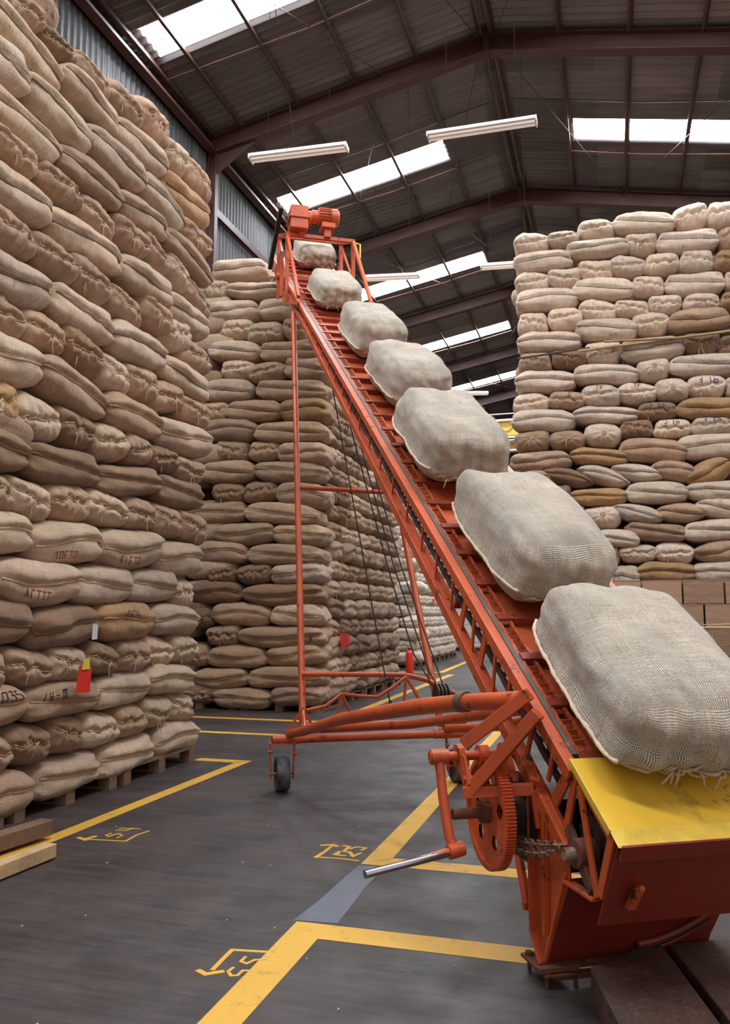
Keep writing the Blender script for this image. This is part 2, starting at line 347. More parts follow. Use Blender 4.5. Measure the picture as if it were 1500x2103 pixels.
# ------------------------------------------------------------------ jute sacks
TONE = {'p': (202, 173, 147), 't': (180, 145, 117), 'b': (144, 109, 80), 'y': (180, 138, 94), 'w': (226, 203, 177), 'q': (224, 198, 176)}
TNAME = {'p': 'pale', 't': 'tan', 'b': 'brown', 'y': 'ochre', 'w': 'pale grey', 'q': 'pale'}
DIM = {'L': (.82, .55, .29), 'E': (.50, .80, .29), 'F': (.50, .80, .29), 'P': (.74, .55, .27), 'C': (1.08, .68, .40)}
def spow(v, e): return math.copysign(abs(v)**e, v)
def shape(p, kind, seed, hd):
    x, y, z = p; hx, hy, hz = hd
    n1, m = ((6.5, 3.0) if kind == 'L' else (4.6, 2.6)) if kind in 'LP' else ((5.2, 2.9) if kind in 'EF' else (6.5, 4.2))
    r = ((abs(x)**n1+abs(y)**n1)**(m/n1)+abs(z)**m)**(1/m); x, y, z = x/r, y/r, z/r
    sd = seed*13.7
    lump = noise.noise(Vector((x*1.6+sd, y*1.6, z*1.4)))*(.08 if kind != 'C' else .05)+noise.noise(Vector((x*4+sd, y*4, z*3)))*.032
    if kind in 'LP':
        t = abs(x); z *= 1-(.17 if kind == 'L' else .62)*t**(7 if kind == 'L' else 2.6); y *= 1-.05*t**6
        zc = .06+.16*math.sin(x*2.1+sd)+.05*noise.noise(Vector((x*3, sd, 0)))
        if y < 0:
            fr = min(1, -y*1.3); dz = z-zc
            y += fr*(.045*math.exp(-(dz/.06)**2)) + fr*.03*math.exp(-((dz+.12)/.14)**2)
            y -= fr*.085*max(0, min(1, dz*7))*(1-t**4)
            # gathered corners
            if kind == 'L': y += fr*.07*t**4*math.sin(z*10+sd)
        if t > .55: y *= 1+(t-.55)*.12*math.sin(z*9+seed); z *= 1+(t-.55)*.20*math.sin(y*7+seed*2+2*(x > 0))
        z += .075*math.sin(x*2.4+sd*2)*(1-.3*t)
        s = 1+lump
        return Vector((x*hx*s, y*hy*s, z*hz*s+hz))
    if kind in 'EF':
        t = abs(y); x *= 1-.10*t**6+.07*math.sin(z*2.2+sd); z *= 1-.16*t**6+.05*math.sin(x*2.6+sd)
        if y < 0:
            fr = max(0, min(1, (-y-.45)*2.2)); ang = .25*math.sin(sd) if kind == 'E' else 0
            zz = z-ang*x-.08*math.sin(sd*3)
            if kind == 'E':
                wv = noise.noise(Vector((x*3.2+sd, 0, 0)))*.22; zz -= wv
                g = math.exp(-(zz/.13)**2)*(1-abs(x)**6)
                fold = math.exp(-abs(zz)/.42)*(.5+.5*math.sin(x*19+2.5*noise.noise(Vector((x*2, z*2+sd, 0)))+zz*3))
                y += fr*(.095*g+.055*fold-.02*max(0, 1-abs(zz)*2))
                k2 = x-.35*math.sin(sd*5)
                rr = math.hypot(k2*hx, zz*hz)/.11
                y += fr*.05*math.exp(-rr*rr)
                a = math.atan2(zz*hz, k2*hx); y += fr*.014*math.sin(11*a+sd)*math.exp(-((rr-1.1)/1.0)**2)
            else:
                kx, kz = x*hx-.02*math.sin(sd), z*hz-.02*math.cos(sd); rr = math.hypot(kx, kz); a = math.atan2(kz, kx)
                y += fr*(.10*math.exp(-(rr/.05)**2)+(.035*abs(math.sin(5.5*a+sd+.5*noise.noise(Vector((a, rr*9, sd)))))-.015)*min(1, rr/.05)*math.exp(-(rr/.24)**4))
                y -= fr*.09*math.exp(-(rr/.14)**2)
        z += .04*math.sin(x*2.2+sd*2)
        s = 1+lump
        return Vector((x*hx*s, y*hy*(1+lump*.4), z*hz*s+hz))
    # conveyor sack: x uphill, tied end at x=-1, z normal to the belt
    t = abs(x); z *= 1-.14*t**5; y *= 1-.07*t**6
    if z < 0: z = -abs(z)
    fl = math.exp(-((z+.42)/.12)**2)
    y += math.copysign(.03, y)*fl*min(1, abs(y)*1.2) if y > .5 else 0
    if x < -.5:
        fr = min(1, (-x-.5)*2.5); x += fr*(.03*math.sin(y*17+sd)*math.exp(-abs(z+.2)/.5)); x += fr*.05*math.exp(-((z+.62)/.14)**2)
    sag = noise.noise(Vector((x*1.5+sd, y*2, 0)))*.09
    if z > 0: z += sag; z += .02*math.sin(y*7+x*4+sd)*t
    s = 1+lump
    return Vector((x*hx*s, y*hy*s, z*hz*s+hz))
def sack_mesh(name, kind, seed, res, mats):
    hd = tuple(d/2 for d in DIM[kind]); hx, hy, hz = hd; nx, ny, nz = res
    key = {}; V = []; F = []; UV = []
    def vid(p):
        k_ = tuple(round(c, 5) for c in p)
        if k_ not in key: key[k_] = len(V); V.append(shape(p, kind, seed, hd))
        return key[k_]
    def face(na, nb, fn, uvf, flip):
        for i in range(na):
            for j in range(nb):
                c = [(-1+2*(i+a)/na, -1+2*(j+b)/nb) for a, b in ((0, 0), (1, 0), (1, 1), (0, 1))]
                if flip: c.reverse()
                F.append([vid(fn(*q)) for q in c]); UV.extend([uvf(*q) for q in c])
    face(nx, nz, lambda a, b: (a, -1, b), lambda a, b: (a*hx, b*hz), False)
    face(nx, nz, lambda a, b: (a, 1, b), lambda a, b: (a*hx, -b*hz+2*hy+2*hz), True)
    face(nx, ny, lambda a, b: (a, b, 1), lambda a, b: (a*hx, hz+hy+b*hy), False)
    face(nx, ny, lambda a, b: (a, b, -1), lambda a, b: (a*hx, -hz-hy-b*hy), True)
    face(ny, nz, lambda a, b: (-1, a, b), lambda a, b: (a*hy+3.1, b*hz+.2), True)
    face(ny, nz, lambda a, b: (1, a, b), lambda a, b: (a*hy+5.3, b*hz+.4), False)
    me = bpy.data.meshes.new(name); me.from_pydata([tuple(v) for v in V], [], F)
    uv = me.uv_layers.new(name='UVMap'); uv.data.foreach_set('uv', [c for q in UV for c in q])
    me.polygons.foreach_set('use_smooth', [True]*len(F))
    for m_ in mats: me.materials.append(m_)
    me.update(); return me
def surf(kind, seed, x, z, off):
    hd = tuple(d/2 for d in DIM[kind]); e = .01
    p = shape((x, -1, z), kind, seed, hd); a = shape((x+e, -1, z), kind, seed, hd)-p; b = shape((x, -1, z+e), kind, seed, hd)-p
    n_ = a.cross(b); n_ = n_.normalized() if n_.length > 1e-9 else Vector((0, -1, 0))
    if n_.y > 0: n_ = -n_
    return p+n_*off
def seam_mesh(kind, seed):
    pts = []; sd = seed*13.7
    for i in range(41):
        x = -.97+1.94*i/40; zc = .06+.16*math.sin(x*2.1+sd)+.05*noise.noise(Vector((x*3, sd, 0)))
        # cube z for the wanted superquadric height
        pts.append(surf(kind, seed, x, max(-.9, min(.9, zc*1.02)), .009))
    m_ = MB().tube(pts, [.0065+.0045*math.sin(PI*i/40)+.0012*math.sin(i*2.3) for i in range(41)], 6)
    return m_.mesh('seam', True)
def twine_mesh(kind, seed):
    rnd = random.Random(seed*7+1); sd = seed*13.7; mb = MB()
    if kind == 'E':
        ang = .25*math.sin(sd); k0 = .35*math.sin(sd*5)
        def zc(x): return ang*x+.08*math.sin(sd*3)+noise.noise(Vector((x*3.2+sd, 0, 0)))*.22
        pts = [surf(kind, seed, x, max(-.8, min(.8, zc(x)+.07*math.sin(x*26))), .007) for x in [-.86+1.72*i/60 for i in range(61)]]
        mb.tube(pts, .0042, 5)
        kz = zc(k0); kp = surf(kind, seed, k0, kz, .012)
    else:
        k0 = .02*math.sin(sd)/.25; kz = .02*math.cos(sd)/.145; kp = surf(kind, seed, k0, kz, .02)
    for j in range(3):
        r_ = .016+.004*j; mb.tube([kp+Vector((r_*math.cos(t_)*1.2, -.004*math.sin(3*t_)-.003*j, r_*math.sin(t_)*.7)) for t_ in [2*PI*i/14 for i in range(14)]], .0045, 5, closed=True)
    for j in range(2 if kind == 'E' else 3):
        dx = rnd.uniform(-.05, .05); ln = rnd.uniform(.05, .13)
        mb.tube([kp+Vector((dx*q+.012*math.sin(q*7+j), -.012-.012*math.sin(q*3), -ln*q*q-.01*q)) for q in [i/8 for i in range(9)]], [.0036]*8+[.001], 5)
    return mb.mesh('twine', True)
LIB = {}
def variant(kind, seed):
    if (kind, seed) not in LIB:
        res = {'L': (44, 16, 16), 'P': (40, 14, 14), 'E': (34, 16, 24), 'F': (34, 16, 26)}[kind]
        LIB[kind, seed] = (sack_mesh('sack_cloth', kind, seed, res, [M['jute']]), seam_mesh(kind, seed) if kind in 'LP' else twine_mesh(kind, seed))
    return LIB[kind, seed]
rnd = random.Random(4)
def tone(tc, j=.07):
    c = lin(*TONE[tc]); s_ = 1+rnd.uniform(-j, j)*2.4; return (c[0]*s_*(1+rnd.uniform(-.02, .03)), c[1]*s_, c[2]*s_*(1-rnd.uniform(-.04, .05)), 1)
def put_sack(kind, tc, pos, rotz, ang, L, D, H, label, group, seed=None):
    seed = seed if seed is not None else rnd.randrange({'L': 10, 'P': 4, 'E': 11, 'F': 3}[kind]); body, line = variant(kind, seed); dm = DIM[kind]
    R_ = Matrix.Rotation(rotz, 4, 'Z') @ Matrix.Rotation(-math.radians(ang), 4, 'Y')
    fl = 1
    r = bpy.data.objects.new('jute_sack', None); COL.objects.link(r); r.empty_display_size = .1
    base = Vector(pos)+(R_ @ Vector((0, D/2, -H/2)))
    r.rotation_euler = R_.to_euler(); r.location = base; r.scale = (L/dm[0]*fl, D/dm[1], H/dm[2])
    r['label'] = label; r['category'] = 'sack'; r['group'] = group
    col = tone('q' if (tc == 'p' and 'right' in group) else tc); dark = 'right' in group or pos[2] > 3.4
    b = bpy.data.objects.new('sack_cloth', body); COL.objects.link(b); b.parent = r; b.color = col
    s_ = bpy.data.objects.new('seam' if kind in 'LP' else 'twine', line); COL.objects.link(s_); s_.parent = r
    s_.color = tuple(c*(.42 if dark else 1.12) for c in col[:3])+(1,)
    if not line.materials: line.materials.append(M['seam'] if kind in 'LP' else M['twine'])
    return r, kind, seed
LEFT = '''Lt,1,4.567,0.201,0.647,0.277,-8.3 Lp,1,5.258,0.200,0.729,0.242,-0.5 Lp,1,6.017,0.213,0.803,0.249,1.1 Lp,1,6.806,0.244,0.778,0.258,0.4 Et,2,4.504,0.487,0.276,0.275,-14.4 Eb,2,4.821,0.472,0.427,0.246,-11.0 Eb,2,5.211,0.493,0.408,0.268,-6.3 Ep,2,5.635,0.469,0.484,0.250,-6.1 Et,2,6.057,0.491,0.437,0.264,-6.8 Ep,2,6.445,0.513,0.422,0.265,-4.6 Ep,2,6.890,0.503,0.505,0.260,-7.5 Lt,3,4.519,0.759,0.515,0.251,-3.9 Lt,3,5.163,0.736,0.804,0.236,0.3 Lp,3,5.931,0.741,0.771,0.251,0.3 Lp,3,6.679,0.773,0.777,0.251,-1.4 Et,4,4.453,1.016,0.247,0.265,-7.8 Et,4,4.790,0.990,0.507,0.248,-13.6 Ep,4,5.201,0.987,0.472,0.261,-4.6 Eb,4,5.633,1.002,0.445,0.245,-8.8 Et,4,6.054,1.005,0.453,0.279,-5.8 Ep,4,6.467,1.023,0.486,0.258,-8.5 Ep,4,6.895,1.032,0.435,0.261,-2.3 Lb,5,4.466,1.293,0.615,0.279,-1.5 Lb,5,5.156,1.256,0.789,0.272,1.4 Ly,5,5.928,1.298,0.759,0.285,1.4 Lp,5,6.698,1.291,0.802,0.248,-0.4 Ep,6,4.357,1.603,0.194,0.283,-2.9 Lp,6,4.841,1.572,0.855,0.286,-2.0 Lp,6,5.611,1.568,0.758,0.288,0.1 Lp,6,6.330,1.585,0.770,0.266,0.9 Ep,6,6.860,1.528,0.365,0.277,-0.9 Lp,7,4.431,1.865,0.631,0.265,1.8 Lp,7,5.144,1.856,0.792,0.283,3.1 Lp,7,5.971,1.886,0.902,0.291,2.8 Lp,7,6.776,1.844,0.801,0.285,0.7 Et,8,4.399,2.152,0.323,0.278,-12.7 Ep,8,4.732,2.134,0.458,0.276,-3.9 Et,8,5.165,2.159,0.481,0.284,-1.8 Ep,8,5.632,2.176,0.562,0.260,-7.5 Et,8,6.088,2.183,0.535,0.285,1.2 Et,8,6.545,2.176,0.526,0.281,-1.1 Et,8,7.011,2.162,0.517,0.307,-0.6 Lb,9,4.366,2.419,0.588,0.274,1.6 Lb,9,5.078,2.424,0.850,0.259,1.1 Lb,9,5.910,2.441,0.989,0.231,6.7 Lb,9,6.767,2.461,0.880,0.261,-0.1 Ey,10,4.393,2.700,0.329,0.311,8.7 Ep,10,4.765,2.709,0.461,0.305,0.1 Eb,10,5.205,2.725,0.433,0.289,-10.3 Ep,10,5.629,2.716,0.446,0.282,2.3 Et,10,6.022,2.726,0.382,0.265,5.3 Eb,10,6.441,2.719,0.479,0.236,3.9 Et,10,6.912,2.696,0.569,0.258,-0.4 Lp,11,4.417,3.042,0.665,0.302,-1.7 Lt,11,5.121,3.015,0.804,0.275,-7.5 Lt,11,5.927,2.982,0.816,0.279,1.7 Lp,11,6.797,2.976,1.024,0.277,0.7 Et,12,4.408,3.319,0.378,0.278,-4.6 Et,12,4.798,3.337,0.501,0.274,-0.8 Eb,12,5.226,3.333,0.493,0.303,-10.9 Ep,12,5.661,3.279,0.428,0.303,-3.6 Et,12,6.101,3.327,0.483,0.317,9.3 Et,12,6.516,3.310,0.582,0.288,11.8 Et,12,7.015,3.282,0.559,0.284,3.1 Lp,13,4.424,3.598,0.765,0.288,-0.1 Lp,13,5.208,3.610,0.793,0.279,-3.3 Lp,13,5.998,3.614,0.834,0.297,4.7 Lp,13,6.810,3.550,0.913,0.262,-1.3 Et,14,4.427,3.915,0.427,0.293,-6.3 Et,14,4.851,3.919,0.483,0.260,-6.4 Et,14,5.291,3.932,0.505,0.290,-7.2 Et,14,5.789,3.901,0.524,0.278,-7.2 Et,14,6.254,3.992,0.522,0.294,-0.5 Ep,14,6.630,3.927,0.491,0.314,8.8 Et,14,7.018,3.836,0.598,0.303,-1.1 Lp,15,4.326,4.188,0.915,0.267,-2.3 Lp,15,5.215,4.186,0.918,0.265,-0.6 Lp,15,6.052,4.209,0.847,0.270,2.8 Lp,15,6.842,4.168,0.764,0.267,-6.5 Et,16,4.391,4.483,0.491,0.255,-0.1 Et,16,4.882,4.494,0.524,0.253,-0.4 Et,16,5.355,4.462,0.501,0.268,-6.7 Et,16,5.835,4.515,0.502,0.280,-5.8 Et,16,6.200,4.549,0.454,0.267,-23.1 Ep,16,6.581,4.520,0.425,0.272,-14.5 Et,16,7.003,4.424,0.597,0.269,-14.1 Lp,17,4.335,4.694,1.009,0.259,0.4 Lt,17,5.230,4.719,0.818,0.249,1.2 Lt,17,5.971,4.763,0.733,0.249,1.1 Lt,17,6.766,4.721,0.868,0.245,-8.2 Lp,18,4.142,5.009,0.673,0.309,1.1 Lp,18,4.810,5.004,0.758,0.270,-3.7 Lp,18,5.555,5.054,0.822,0.285,0.1 Lp,18,6.285,5.047,0.720,0.261,-6.7 Et,18,6.943,5.011,0.605,0.287,-3.1 Lp,19,4.408,5.298,0.822,0.263,-5.1 Lp,19,5.173,5.343,0.730,0.221,-4.9 Lp,19,5.905,5.354,0.826,0.285,4.0 Ly,19,6.724,5.280,0.885,0.304,-1.6 Et,20,4.454,5.559,0.412,0.233,10.8 Eb,20,4.796,5.534,0.387,0.220,-0.2 Et,20,5.216,5.581,0.482,0.241,-4.0 Et,20,5.676,5.624,0.492,0.283,-3.3 Et,20,6.132,5.734,0.443,0.360,-6.3 Ep,20,6.522,5.633,0.438,0.347,2.8 Et,20,6.971,5.639,0.520,0.360,-0.7 Et,21,4.683,5.782,0.184,0.220,-8.7'''
S2 = '''Et,1,-5.640,0.189,0.172,0.242,1.6 Lt,1,-5.093,0.167,0.865,0.272,-0.0 Lt,1,-4.259,0.215,0.751,0.255,3.5 Lt,2,-5.385,0.436,0.723,0.269,1.3 Lt,2,-4.454,0.463,1.084,0.276,1.9 Et,3,-5.691,0.750,0.101,0.320,0.8 Lt,3,-5.182,0.738,0.915,0.293,1.6 Lt,3,-4.293,0.776,0.810,0.279,1.7 Et,4,-5.398,1.042,0.528,0.284,1.8 Lt,4,-4.512,1.030,1.244,0.276,-0.7 Eb,5,-5.654,1.293,0.145,0.310,0.1 Lt,5,-5.117,1.338,0.904,0.295,-0.8 Lp,5,-4.278,1.332,0.719,0.297,-2.0 Lb,6,-5.449,1.649,0.634,0.291,-1.6 Lb,6,-4.484,1.623,1.181,0.287,-0.4 Eb,7,-5.448,1.926,0.475,0.295,3.7 Eb,7,-4.929,1.910,0.523,0.283,1.2 Lp,7,-4.263,1.910,0.769,0.275,-0.8 Lt,8,-5.411,2.235,0.738,0.293,-5.6 Lt,8,-4.471,2.178,1.126,0.279,-2.1 Lt,9,-5.101,2.509,0.928,0.288,-0.4 Lt,9,-4.254,2.467,0.785,0.287,-2.9 Lt,10,-5.377,2.820,0.581,0.297,-0.1 Lt,10,-4.523,2.767,1.110,0.284,-5.3 Eb,11,-5.362,3.105,0.501,0.301,-4.6 Eb,11,-4.854,3.112,0.537,0.305,1.6 Lt,11,-4.216,3.029,0.741,0.315,-5.2 Lt,12,-5.302,3.418,0.677,0.311,-2.8 Lt,12,-4.436,3.385,1.040,0.282,-3.9 Et,13,-5.324,3.742,0.524,0.314,-4.3 Et,13,-4.803,3.717,0.500,0.288,-3.3 Lt,13,-4.188,3.635,0.738,0.290,-7.6 Lt,14,-5.301,4.046,0.712,0.297,-2.1 Lt,14,-4.403,3.960,1.064,0.290,-3.7 Et,15,-5.510,4.344,0.223,0.304,-4.1 Lt,15,-4.975,4.316,0.851,0.299,-5.4 Ly,15,-4.189,4.269,0.728,0.308,-4.1 Lp,16,-5.318,4.649,0.623,0.317,-3.6 Lt,16,-4.411,4.582,1.074,0.289,-5.6 Ep,17,-5.246,4.974,0.529,0.298,-5.0 Et,17,-4.782,4.894,0.566,0.288,3.0 Lt,17,-4.169,4.880,0.647,0.299,-8.4 Lp,18,-5.290,5.246,0.779,0.276,-6.8 Lt,18,-4.427,5.175,0.955,0.292,-3.0 Ep,19,-5.280,5.605,0.510,0.321,-3.6 Ep,19,-4.828,5.499,0.560,0.314,0.3 Et,19,-4.345,5.519,0.394,0.319,-11.5 Lp,20,-5.260,5.884,0.677,0.297,-7.9 Lp,20,-4.525,5.823,0.783,0.288,-4.8 Ep,21,-5.555,6.247,0.252,0.315,-9.0 Lp,21,-4.988,6.161,0.892,0.223,-7.3 Lp,22,-5.238,6.510,0.887,0.310,-8.4 Ep,22,-4.636,6.275,0.261,0.220,-6.9'''
RIGHT = '''Lp,1,0.185,1.845,0.351,0.308,-0.7 Ly,1,0.687,1.909,0.727,0.259,0.8 Lp,1,1.400,1.908,0.726,0.267,2.3 Ey,2,-0.019,2.156,0.237,0.271,-1.2 Ep,2,0.345,2.169,0.471,0.227,-1.2 Ep,2,0.815,2.169,0.479,0.266,-3.6 Pt,2,1.417,2.176,0.717,0.280,0.4 Lp,3,0.076,2.381,0.573,0.220,-5.6 Lt,3,0.593,2.470,0.791,0.220,-7.6 Lp,3,1.353,2.467,0.769,0.266,1.3 Et,4,-0.461,2.741,0.204,0.247,-7.9 Fp,4,-0.106,2.698,0.509,0.294,-1.9 Pp,4,0.367,2.734,0.707,0.220,-13.8 Pt,4,0.915,2.714,0.654,0.257,-3.8 Pp,4,1.455,2.756,0.707,0.268,-10.3 Eb,5,-0.657,3.035,0.247,0.264,-2.4 Ly,5,-0.151,2.983,0.749,0.220,-0.7 Lp,5,0.620,3.003,0.801,0.271,-2.4 Lp,5,1.410,3.000,0.779,0.249,-1.0 Pt,6,-1.005,3.287,0.465,0.243,-8.0 Pb,6,-0.576,3.278,0.728,0.220,-14.6 Pp,6,-0.079,3.271,0.723,0.220,-18.9 Pp,6,0.379,3.301,0.692,0.220,-14.2 Pt,6,0.869,3.302,0.638,0.260,-10.3 Py,6,1.318,3.268,0.630,0.306,18.0 Lt,7,-0.929,3.527,0.839,0.253,-2.3 Ly,7,-0.137,3.554,0.764,0.220,-4.8 Lt,7,0.604,3.597,0.887,0.290,-5.3 Lp,7,1.346,3.611,0.825,0.306,-3.4 Ft,8,-1.050,3.834,0.497,0.300,-2.2 Ft,8,-0.554,3.815,0.475,0.264,-2.2 Fp,8,-0.067,3.865,0.475,0.303,-3.6 Eb,8,0.387,3.932,0.468,0.259,-1.2 Ep,8,0.864,3.900,0.476,0.263,-1.2 Ep,8,1.377,3.908,0.536,0.269,-1.6 Lp,9,-0.887,4.125,0.874,0.283,-2.5 Lp,9,-0.027,4.152,0.865,0.220,-2.6 Eb,9,0.672,4.166,0.523,0.253,-1.8 Ly,9,1.357,4.148,0.858,0.257,-1.4 Ep,10,-1.052,4.401,0.490,0.290,-1.7 Et,10,-0.557,4.408,0.501,0.252,-6.8 Ep,10,-0.073,4.447,0.509,0.295,-4.4 Ep,10,0.417,4.446,0.493,0.262,-5.7 Fp,10,0.881,4.458,0.427,0.292,-4.6 Ep,10,1.332,4.463,0.474,0.308,-2.1 Ep,10,1.775,4.407,0.417,0.303,-4.6 Lp,11,-0.856,4.707,0.825,0.288,-1.6 Lp,11,0.010,4.739,0.884,0.249,-4.2 Fp,11,0.655,4.764,0.423,0.289,-2.1 Lp,11,1.305,4.765,0.876,0.278,-3.0 Et,12,-0.990,5.003,0.481,0.296,-1.1 Eb,12,-0.498,5.014,0.501,0.255,-3.9 Ep,12,-0.022,5.064,0.491,0.330,-5.3 Lp,12,0.643,5.050,0.840,0.291,-3.2 Eb,12,1.290,5.085,0.469,0.321,-4.2 Eb,12,1.721,4.996,0.403,0.333,-5.5 Lp,13,-0.783,5.297,0.881,0.285,-1.9 Lp,13,0.033,5.395,0.829,0.298,-5.8 Ep,13,0.637,5.431,0.476,0.299,-3.3 Lt,13,1.264,5.408,0.800,0.283,1.6 Ep,14,-1.007,5.602,0.441,0.322,-3.0 Ep,14,-0.537,5.643,0.474,0.322,-3.4 Ep,14,-0.072,5.705,0.505,0.300,-13.8 Ep,14,0.381,5.677,0.517,0.245,-8.7 Ep,14,0.845,5.691,0.437,0.271,-9.2 Ep,14,1.317,5.666,0.491,0.262,-2.6 Ey,14,1.759,5.643,0.396,0.259,-6.4 Lp,15,-0.782,5.940,0.876,0.290,-2.0 Lp,15,0.012,5.996,0.837,0.288,-6.7 Ep,15,0.619,5.991,0.461,0.280,-6.8 Lp,15,1.240,5.939,0.785,0.296,-3.6 Ep,15,1.801,5.915,0.340,0.282,-6.8 Ep,16,-1.002,6.240,0.466,0.296,-4.0 Ep,16,-0.536,6.247,0.469,0.287,-8.3 Ep,16,-0.083,6.310,0.503,0.314,-9.6 Ep,16,0.349,6.323,0.472,0.281,-9.9 Ep,16,0.821,6.297,0.457,0.305,-1.7 Ep,16,1.282,6.277,0.467,0.314,-6.0 Ey,16,1.702,6.218,0.383,0.306,-10.5 Lp,17,-0.830,6.529,0.820,0.278,-4.1 Lp,17,-0.034,6.631,0.874,0.226,-4.6 Ep,17,0.549,6.643,0.437,0.299,-7.7 Lp,17,1.175,6.570,0.822,0.288,-3.1 Et,17,1.747,6.536,0.324,0.358,-3.9 Ep,18,-0.999,6.840,0.470,0.299,-4.9 Ep,18,-0.529,6.852,0.448,0.220,-3.4 Ep,18,-0.058,6.930,0.491,0.297,-5.3 Lp,18,0.602,6.911,0.832,0.274,-7.3 Ep,18,1.238,6.925,0.443,0.359,3.2 Ep,18,1.651,6.931,0.403,0.360,-2.1'''
KN = {'L': 'lying side-on with seam', 'E': 'end-on with tied mouth', 'F': 'end-on with gathered knot', 'P': 'pillow-shaped with pointed ends'}
def build_stack(txt, face, stack, group, corner):
    rows = {}
    for e in txt.split():
        kt, *v = e.split(','); v = list(map(float, v)); rows.setdefault(int(v[0]), []).append([kt[0], kt[1]]+v[1:])
    out = []
    for r_, ss in rows.items():
        ss.sort(key=lambda s: s[2], reverse=(corner == 'right'))
        for i, (kd, tc, a, z, L, H, ang) in enumerate(ss):
            if face == 'x' and i == len(ss)-1:          # runs out of the frame on the left: give it its whole length
                want = .82 if kd in 'LP' else .5
                if L < want: a -= (want-L)/2; L = want
            if face == 'y' and a < -5.2 and L < .8 and kd == 'L': a -= (.82-L)/2; L = max(L, .82)
            if face == 'y' and a < -5.5 and kd == 'E' and L < .5: a -= (.5-L)/2; L = .5
            L = L*1.035+.012; H = H*1.17; z += -.002
            D = {'L': .55, 'P': .55, 'E': .8, 'F': .8}[kd]; j = rnd.uniform(-.015, .02)
            pos = (-3.735+j, a, z) if face == 'x' else (a, {'s': 10.85, 'r': 11.88}[stack[0]]-j, z)
            lab = '%s sack %s, %s from corner, %s layer up, %s' % (TNAME[tc], {'L': 'side-on', 'E': 'tied end out', 'F': 'knotted end out', 'P': 'with pointed ends'}[kd], ORD[i+1], ORD[r_+(LAYER0 if stack[0] == 'r' else 0)], {'l': 'tall left stack', 's': 'middle stack front', 'r': 'right stack'}[stack[0]])
            out.append((r_, i, put_sack(kd, tc, pos, PI/2 if face == 'x' else 0., ang, L, D, H, lab, group)))
    return out
LAYER0 = 6
left_stack = build_stack(LEFT, 'x', 'left', 'jute sacks of the tall left stack', 'right')
mid_stack = build_stack(S2, 'y', 'second', 'jute sacks on the front of the middle stack', 'right')
right_stack = build_stack(RIGHT, 'y', 'right', 'jute sacks of the right-hand stack', 'left')
# the side of the middle stack facing the aisle: nearest three of each layer are single sacks, what lies deeper is packed stuff below
deep = []
for r_ in range(1, 23):
    kd = 'E' if r_ in (2, 4, 7, 11, 13, 17, 19, 20) else ('L' if r_ % 2 else 'E'); kd = {4: 'E', 9: 'E', 12: 'E', 15: 'E', 5: 'L', 8: 'L', 14: 'L', 2: 'E'}.get(r_, kd)
    y = 11.36; z = .14+.2855*(r_-.5); i = 0
    while y < 15.2:
        L = (.52 if kd == 'E' else .66)*rnd.uniform(.9, 1.12); tc = rnd.choice('tttbpb' if r_ < 16 else 'ptt')
        if i < 3 and r_ < 16:
            put_sack(kd, tc, (-3.90+rnd.uniform(-.02, .03), y+L/2, z), PI/2, rnd.uniform(-4, 4), L*1.05, .8 if kd == 'E' else .55, .30*1.12,
                     '%s sack %s, %s along, %s layer up, aisle side of middle stack' % (TNAME[tc], 'tied end out' if kd == 'E' else 'side-on', ORD[i+1], ORD[r_]), 'jute sacks on the aisle side of the middle stack')
        else: deep.append((kd, -3.92, y+L/2, z, L, PI/2, 0))
        y += L; i += 1

# everything packed deeper, and the far stack whose sacks are a few pixels each: ONE object of packed sacks
import numpy as np
def jute_mixed(name, stops):
    m_ = M['jute'].copy(); m_.name = name; t_ = m_.node_tree
    g = t_.nodes.new('ShaderNodeNewGeometry'); rp = t_.nodes.new('ShaderNodeValToRGB'); e = rp.color_ramp.elements
    while len(e) < len(stops): e.new(.5)
    for i, (p, c) in enumerate(stops): e[i].position = p; e[i].color = c
    t_.links.new(g.outputs['Random Per Island'], rp.inputs[0])
    for n_ in list(t_.nodes):
        if n_.type == 'OBJECT_INFO':
            for l_ in list(n_.outputs['Color'].links): t_.links.new(rp.outputs[0], l_.to_socket)
    return m_
MIX = jute_mixed('jute_cloth_mixed', [(0, lin(*TONE['b'])), (.5, lin(*TONE['t'])), (1, lin(*TONE['p']))])
PALE = jute_mixed('jute_cloth_pale', [(0, lin(204, 180, 156)), (.5, lin(222, 204, 184)), (1, lin(232, 220, 206))])
SPALE = jute_mixed('jute_cloth_stack', [(0, lin(*TONE['t'])), (.5, lin(*TONE['p'])), (1, lin(214, 192, 166))])
TPL = {}
def tpl(kd, seed, fine):
    kk = (kd, seed, fine)
    if kk not in TPL:
        me = sack_mesh('tmp', kd, seed, ((16, 6, 8) if kd == 'L' else (12, 6, 10)) if fine else (6, 4, 4), [])
        v = np.array([tuple(q.co) for q in me.vertices]); f = np.array([tuple(p.vertices) for p in me.polygons]); uv = np.array([tuple(q.uv) for q in me.uv_layers[0].data])
        v[:, 2] -= DIM[kd][2]/2; v[:, 1] += DIM[kd][1]/2
        TPL[kk] = (v, f, uv); bpy.data.meshes.remove(me)
    return TPL[kk]
VV, FF, UU, MI = [], [], [], []; base = 0
